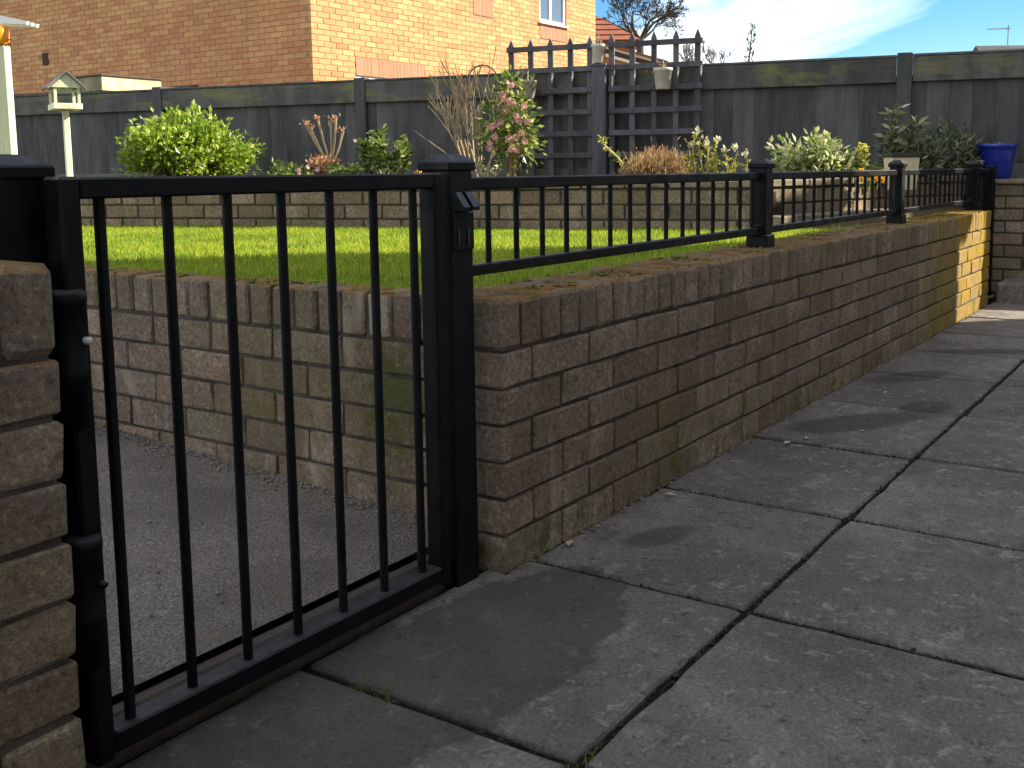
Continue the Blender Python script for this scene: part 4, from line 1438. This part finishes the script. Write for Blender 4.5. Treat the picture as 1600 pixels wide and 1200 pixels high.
# ------------------------------------------------------------------ pots
# blue glazed pot on the pillar
t_ = thing('blue_pot', 'glossy cobalt blue plant pot standing on the brick pillar', 'pot', (5.52, .10, .737))
blue = NT('cobalt_glaze')
blue = blue.fin((.012, .028, .26), .16, None, .6)
MB().lathe([(0, 0), (.088, 0), (.092, .006), (.112, .17), (.114, .19), (.126, .195), (.128, .215), (.12, .222), (.108, .216), (.102, .19), (0, .19)], 28).build('body', blue, t_, smooth=True)
MB().lathe([(0, .196), (.10, .196)], 20).build('soil', M['soil'], t_)
rng = np.random.default_rng(4)
V, F = spikes(rng, 40, .09, .09, .05, .004, .8)
foliage('seedlings', L['mid'], t_, V + np.array([0, 0, .192]), F)

# pots hung on the trellis
def hung_pot(label, s_, z, r, h, off, mat, seed):
    p = fence_at(s_, off)
    t_ = thing('hanging_pot', label, 'pot', (p.x, p.y, z))
    MB().lathe([(0, 0), (r * .68, 0), (r * .72, .004), (r * .93, h * .84), (r, h * .86), (r, h), (r * .9, h), (r * .88, h * .9), (0, h * .9)], 20).build('body', mat, t_, smooth=True)
    MB().lathe([(0, h * .905), (r * .86, h * .905)], 16).build('soil', M['soil'], t_)
    rng = np.random.default_rng(seed)
    mb = MB().tube([(0, 0, h * .9), (.004, .0, h + .07)], [.006, .005], 6)
    mb.build('label_stick', mat_plain('pale_stick_%d' % seed, (.55, .55, .42), .6), t_)
    V, F = leaf_cloud(rng.normal(size=(26, 3)) * r * .45 + np.array([0, 0, h * 1.0]), rng.normal(size=(26, 3)) + np.array([0, 0, .5]), .03, .3, rng)
    foliage('dry_leaves', L['heath'], t_, V, F)
    hk = MB().tube([tuple(Vector((0, 0, h * .95)) + Vector((FD.y, -FD.x, 0)) * -r), tuple(Vector((0, 0, h + .03)) + Vector((FD.y, -FD.x, 0)) * (-r - .01)), tuple(Vector((0, 0, h + .035)) + Vector((FD.y, -FD.x, 0)) * (-off + .085))], .004, 5)
    hk.build('hook', M['chip'], t_)
pot1 = mat_plain('stone_grey_pot', (.40, .37, .31), .8, (.30, .27, .22), 20)
pot2 = mat_plain('cream_pot', (.58, .55, .44), .7, (.46, .42, .33), 20)
hung_pot('grey pot hanging on the trellis beside the camellia top', 3.605, 1.352, .068, .135, .19, pot1, 51)
hung_pot('white pot held above the fence top between the trellis panels', 4.135, 1.598, .052, .135, .12, pot2, 52)
hung_pot('cream pot hanging on the right-hand trellis panel', 4.64, 1.385, .072, .15, .19, pot2, 53)
# little white hooks left on the fence top
for k, (s_, z) in enumerate(((3.77, 1.50), (3.93, 1.50), (4.24, 1.45), (4.41, 1.49), (4.73, 1.5), (4.9, 1.5))):
    p = fence_at(s_, .112)
    lab = ['first', 'second', 'third', 'fourth', 'fifth', 'last'][k]
    o = MB().tube([(0, 0, .05), (.004, 0, .02), (-.004, 0, -.01), (0, 0, -.03)], [.004, .0055, .006, .003], 5).build('trellis_hook', M['chip'], None, (p.x, p.y, z))
    tag(o, lab + ' small white hook along the trellis rail counting from the left', 'hook', 'hooks on the trellis rail')

# ------------------------------------------------------------------ bird tables
M['cream'] = mat_timber('cream_painted_timber', (.40, .43, .29), (.48, .50, .36), None, (1.0, 1.0, .08), .6)
bp = P(102, 168, 7.0)
t_ = thing('bird_table', 'cream bird table with dark pitched roof on a slim post in front of the fence', 'bird table', (bp.x, bp.y, .5), YAW + R(180 + 33))
zt = bp.z - .5
t_.scale = (.82, .82, 1)
MB().box((-.024, -.024, 0), (.024, .024, zt - .02), .004).build('post', M['cream'], t_)
MB().box((-.15, -.11, zt - .018), (.15, .11, zt + .022), .004).build('tray', M['cream'], t_)
for sx in (-1, 1):
    for sy in (-1, 1):
        MB().box((sx * .125 - .011, sy * .088 - .011, zt + .0225), (sx * .125 + .011, sy * .088 + .011, zt + .125), .002).build('corner_post', M['cream'], t_)
dkr = mat_timber('dark_roof_board', (.09, .085, .08), (.14, .13, .12), None, (.06, 1.0, 1.0))
# ridge along local x, gable at +x end lit
for sy in (-1, 1):
    v = [(-.17, sy * .142, zt + .112), (.17, sy * .142, zt + .112), (.17, 0, zt + .225), (-.17, 0, zt + .225)]
    nz = Vector((0, sy * .62, .78)) * .014
    vv = v + [tuple(Vector(x) + nz) for x in v]
    fcs = [(0, 1, 2, 3), (7, 6, 5, 4), (0, 4, 5, 1), (1, 5, 6, 2), (2, 6, 7, 3), (3, 7, 4, 0)]
    MB().add(vv, fcs).build('roof_board', dkr, t_)
for sx in (-1, 1):
    x0, x1 = sx * .138 - .008, sx * .138 + .008
    tri = [(-.118, zt + .1255), (.118, zt + .1255), (0, zt + .2185)]
    v = [(x0, y, z) for y, z in tri] + [(x1, y, z) for y, z in tri]
    MB().add(v, [(0, 2, 1), (3, 4, 5), (0, 1, 4, 3), (1, 2, 5, 4), (2, 0, 3, 5)]).build('gable', M['cream'], t_)
bp = P(1, 72, 5.2)
t_ = thing('bird_feeder', 'pale post with orange seed feeder under a white slatted top at the left edge', 'bird feeder', (bp.x, bp.y, .5), YAW - R(90))
zt = bp.z - .5
MB().box((-.034, -.03, 0), (.034, .03, zt), .004).build('post', M['cream'], t_)
MB().lathe([(0, .004), (.040, .004), (.047, .012), (.047, .075), (.036, .092), (0, .092)], 18).build('feeder', mat_plain('orange_plastic', (.80, .30, .02), .35, (.72, .25, .02), 10, .5, .03), t_, (.0, -.005, zt), smooth=True)
MB().tube([(.04, -.01, zt + .03), (.058, -.01, zt + .03), (.060, -.01, zt + .012), (.042, -.01, zt + .006)], .004, 5).build('perch', bark_d, t_)
for k, (y0) in enumerate((-.05, 0, .05)):
    v = [(-.24, y0 - .014, zt + .112), (.165, y0 - .014, zt + .096), (.172, y0 - .014, zt + .112), (-.02, y0 - .014, zt + .155), (-.24, y0 - .014, zt + .135)]
    vv = v + [(x, y + .028, z) for x, y, z in v]
    MB().add(vv, [(0, 1, 2, 3, 4), (9, 8, 7, 6, 5), (0, 5, 6, 1), (1, 6, 7, 2), (2, 7, 8, 3), (3, 8, 9, 4), (4, 9, 5, 0)]).build('top_slat', M['upvc'], t_)

# ------------------------------------------------------------------ trees behind the fence
t_ = thing('bare_oak', 'bare spreading tree against the sky behind the neighbouring house', 'tree', (*P(1000, 60, 42)[:2], 0))
rng = np.random.default_rng(6)
tz = P(1000, 58, 42).z
mb = MB().tube([(0, 0, 0), (.05, 0, tz * .5), (0, 0, tz)], [.26, .2, .15], 8)
mb.build('trunk', bark_d, t_)
mb = MB()
for k in range(8):
    a = 2 * math.pi * k / 8 + .3
    d0 = right * (math.cos(a) * .95) + Vector(fw) * math.sin(a) * .5 + Vector((0, 0, .75))
    branchy(t_, bark_d, Vector((0, 0, tz - .1)), d0, .85, .075, 6, rng, mb, .72, .08, (2, 3), 3, .010, .74)
stuff(mb.build('crown', bark_d, t_))
for px, dep, hh, lab, sd in ((1085, 75, 2.6, 'far bare tree showing through the trellis end pickets', 1), (1122, 80, 2.3, 'far misty bare tree between the trellis and the slim sprig', 2)):
    base = P(px, 100, dep)
    t_ = thing('far_tree', lab, 'tree', (base.x, base.y, 0))
    rng = np.random.default_rng(sd)
    fb = bpy.data.materials.get('far_bark') or mat_plain('far_bark', (.20, .18, .19), .9)
    MB().tube([(0, 0, 0), (0, 0, base.z - .8)], [.2, .12], 6).build('trunk', fb, t_)
    mb = MB()
    for k in range(9):
        a = rng.uniform(0, 6.28)
        branchy(t_, fb, Vector((0, 0, base.z - 1)), Vector((math.cos(a) * .45, math.sin(a) * .45, 1)), hh * .42, .05, 4, rng, mb, .4, .2, (2, 3), 2, .014, .7)
    stuff(mb.build('crown', fb, t_))
t_ = thing('slim_conifer', 'slim dark sprig of a young conifer rising above the fence', 'tree', (*P(1166, 95, 10.5)[:2], 0))
rng = np.random.default_rng(3)
zt = P(1172, 38, 10.5).z
MB().tube([(0, 0, 0), (0, 0, zt * .7), tuple(right * .06 + Vector((0, 0, zt)))], [.03, .015, .004], 6).build('trunk', bark_d, t_)
n = 150
zz = rng.uniform(zt - .42, zt, n)
wd = .012 + .05 * np.clip(np.abs(np.sin((zt - zz) * 13)), .1, 1) * np.clip((zt - zz) * 6, .2, 1)
an = rng.uniform(0, 6.28, n)
lean_ = np.clip((zz - zt * .7) / (zt * .3), 0, 1)
c = np.stack([np.cos(an) * wd * .5 + right.x * .06 * lean_, np.sin(an) * wd * .5 + right.y * .06 * lean_, zz], 1)
d = np.stack([np.cos(an), np.sin(an), np.full(n, 1.2)], 1)
V, F = leaf_cloud(c, d, .04, .3, rng)
foliage('crown', mat_leaf('conifer_sprig', [(0, (.05, .075, .05)), (1, (.12, .15, .10))], .2), t_, V, F)

# ------------------------------------------------------------------ litter and moss on the paving
rng = np.random.default_rng(44)
mb_m, mb_l = MB(), MB()
def bit(mb, x, y, z, s, flat=.5):
    v = [Vector((rng.normal(), rng.normal(), rng.normal())).normalized() * s * rng.uniform(.6, 1.2) for _ in range(6)]
    pts = [(s, 0, 0), (-s, 0, 0), (0, s, 0), (0, -s, 0), (0, 0, s * flat), (0, 0, -s * flat)]
    ca, sa = math.cos(rng.uniform(0, 6)), math.sin(rng.uniform(0, 6))
    pts = [(p[0] * rng.uniform(.6, 1.3), p[1] * rng.uniform(.5, 1.2), p[2]) for p in pts]
    pts = [(x + p[0] * ca - p[1] * sa, y + p[0] * sa + p[1] * ca, z + p[2]) for p in pts]
    mb.add(pts, [(0, 2, 4), (2, 1, 4), (1, 3, 4), (3, 0, 4), (2, 0, 5), (1, 2, 5), (3, 1, 5), (0, 3, 5)])
for i in range(3200):                      # gritty soil and moss crumbs in the joints
    if rng.uniform() < .55:
        x, y = rng.uniform(-1.3, 3.6), rng.choice([-.487, -1.087]) + rng.normal() * .005
    else:
        x, y = U0 + S * rng.integers(-2, 4) + rng.normal() * .005, rng.uniform(-1.5, -.01)
    bit(mb_m, x, y, -.009 + rng.uniform(-.003, .005), rng.uniform(.002, .006), .8)
jm = stuff(mb_m.build('joint_moss', mat_plain('joint_moss', (.022, .022, .012), .95, (.05, .046, .034), 60), None))
tag(jm, 'dark grit and moss crumbs lying in the paving joints', 'moss')
for i in range(420):                       # soil and grit along the foot of the wall
    bit(mb_l, rng.uniform(0.0, 4.6), -.004 - abs(rng.normal()) * .012, .002, rng.uniform(.002, .006), .6)
for i in range(170):
    bit(mb_l, rng.uniform(-1.2, 3.5), rng.uniform(-1.5, -.02), .0015, rng.uniform(.0015, .0035), .5)
for i in range(150):
    y = rng.uniform(.15, 1.5)
    bit(mb_l, rng.uniform(-.9, -.01), y, path_z(y) + .003, rng.uniform(.002, .006), .6)
for i in range(420):                       # dirt gathered where the path meets the wall
    y = rng.uniform(.15, 1.7)
    bit(mb_l, -.004 - abs(rng.normal()) * .03, y, path_z(y) + .002, rng.uniform(.002, .007), .6)
li = stuff(mb_l.build('grit', mat_plain('pale_grit', (.22, .20, .17), .9, (.08, .07, .055), 70), None))
tag(li, 'scattered grit and leaf crumbs on the paving and path', 'grit')
mb = MB()
for (x, y) in ((-.50, -.075), (-.505, -.09), (-.51, -.11), (-.5, -.13), (-.512, -.15), (-.49, -.48), (-.52, -.49), (.1, -.01)):
    for k in range(9):
        a = rng.uniform(0, 6.28)
        h = rng.uniform(.008, .02)
        p = Vector((x + rng.normal() * .012, y + rng.normal() * .012, -.012))
        t1 = p + Vector((math.cos(a) * h, math.sin(a) * h, h + .012))
        s_ = Vector((-math.sin(a), math.cos(a), 0)) * .0018
        mb.add([p - s_, p + s_, t1], [(0, 1, 2)])
w_ = stuff(mb.build('weeds', mat_leaf('weed_blades', [(0, (.09, .11, .02)), (1, (.17, .17, .05))], .3), None))
tag(w_, 'tiny grass weeds sprouting from the paving joints by the gate', 'weeds')
# fallen pale leaves
lp = [(.62, -.06), (1.25, -.13), (1.33, -.16), (1.50, -.28), (2.1, -.18), (.2, -.03)]
for k, (x, y) in enumerate(lp):
    a = rng.uniform(0, 6.28)
    s_ = rng.uniform(.008, .013)
    v = [(s_ * 1.6, 0, .002), (0, s_ * .7, .006), (-s_ * 1.6, 0, .003), (0, -s_ * .7, .005), (0, 0, .001)]
    v = v + [(p[0], p[1], p[2] + .0008) for p in v]
    o = MB().add(v, [(0, 1, 4), (1, 2, 4), (2, 3, 4), (3, 0, 4), (6, 5, 9), (7, 6, 9), (8, 7, 9), (5, 8, 9)]).build('fallen_leaf', mat_plain('dry_leaf_%d' % k, (.45, .38, .26), .8), None, (x, y, .002), (0, 0, a))
    tag(o, ['second', 'third', 'fourth', 'fifth', 'farthest', 'nearest'][k] + ' of the small pale dry leaves along the wall foot, counting from the gate', 'leaf', 'dry leaves along the wall foot')

mb_c = MB()
for i in range(2600):
    if rng.uniform() < .72:
        x, y = rng.uniform(.02, 4.5), .02 + .19 * rng.uniform() ** .7
    else:
        x, y = rng.uniform(.01, .10), rng.uniform(.25, 1.6)
    if mnoise.noise(Vector((x * 4, y * 9, 2.0))) < -.05:
        continue
    bit(mb_c, x, y, ZS + CT + .0005, rng.uniform(.003, .009), .55)
mc = NT('moss_cushion')
mc.fin(mc.ramp(mc.isl(), [(0, (.06, .075, .012)), (.35, (.12, .12, .025)), (.6, (.20, .115, .03)), (.8, (.24, .15, .06)), (1, (.11, .13, .02))]), .95, None, .1)
ms_ = stuff(mb_c.build('wall_top_moss', mc.m, None))
tag(ms_, 'orange-green moss crumbs on the brick coping along the lawn', 'moss')
n = 5200
xs_ = np.concatenate([rng.uniform(.12, 3.4, n // 2), .11 + np.abs(rng.normal(size=n // 2)) * .02])
ys_ = np.concatenate([.208 + np.abs(rng.normal(size=n // 2)) * .025, rng.uniform(.22, 2.4, n // 2)])
tuft = np.array([mnoise.noise(Vector((a * 6, b * 6, 0))) for a, b in zip(xs_, ys_)])
h_ = rng.uniform(.02, .045, n) * (1 + .9 * np.clip(tuft, -.4, 1))
an = rng.uniform(0, 6.28, n)
ln_ = rng.uniform(.2, 1.0, n) * h_
la_ = rng.uniform(0, 6.28, n)
b_ = np.stack([xs_, ys_, np.full(n, LZ - .002)], 1)
sd_ = np.stack([np.cos(an), np.sin(an), np.zeros(n)], 1) * .0026
V = np.empty((n * 3, 3))
V[0::3], V[1::3], V[2::3] = b_ - sd_, b_ + sd_, b_ + np.stack([np.cos(la_) * ln_, np.sin(la_) * ln_, h_], 1)
eg = stuff(link('edge_grass', mesh_of('edge_grass', V, np.arange(n * 3).reshape(-1, 3)), M['grass']))
tag(eg, 'ragged longer grass along the wall edges of the lawn', 'grass')
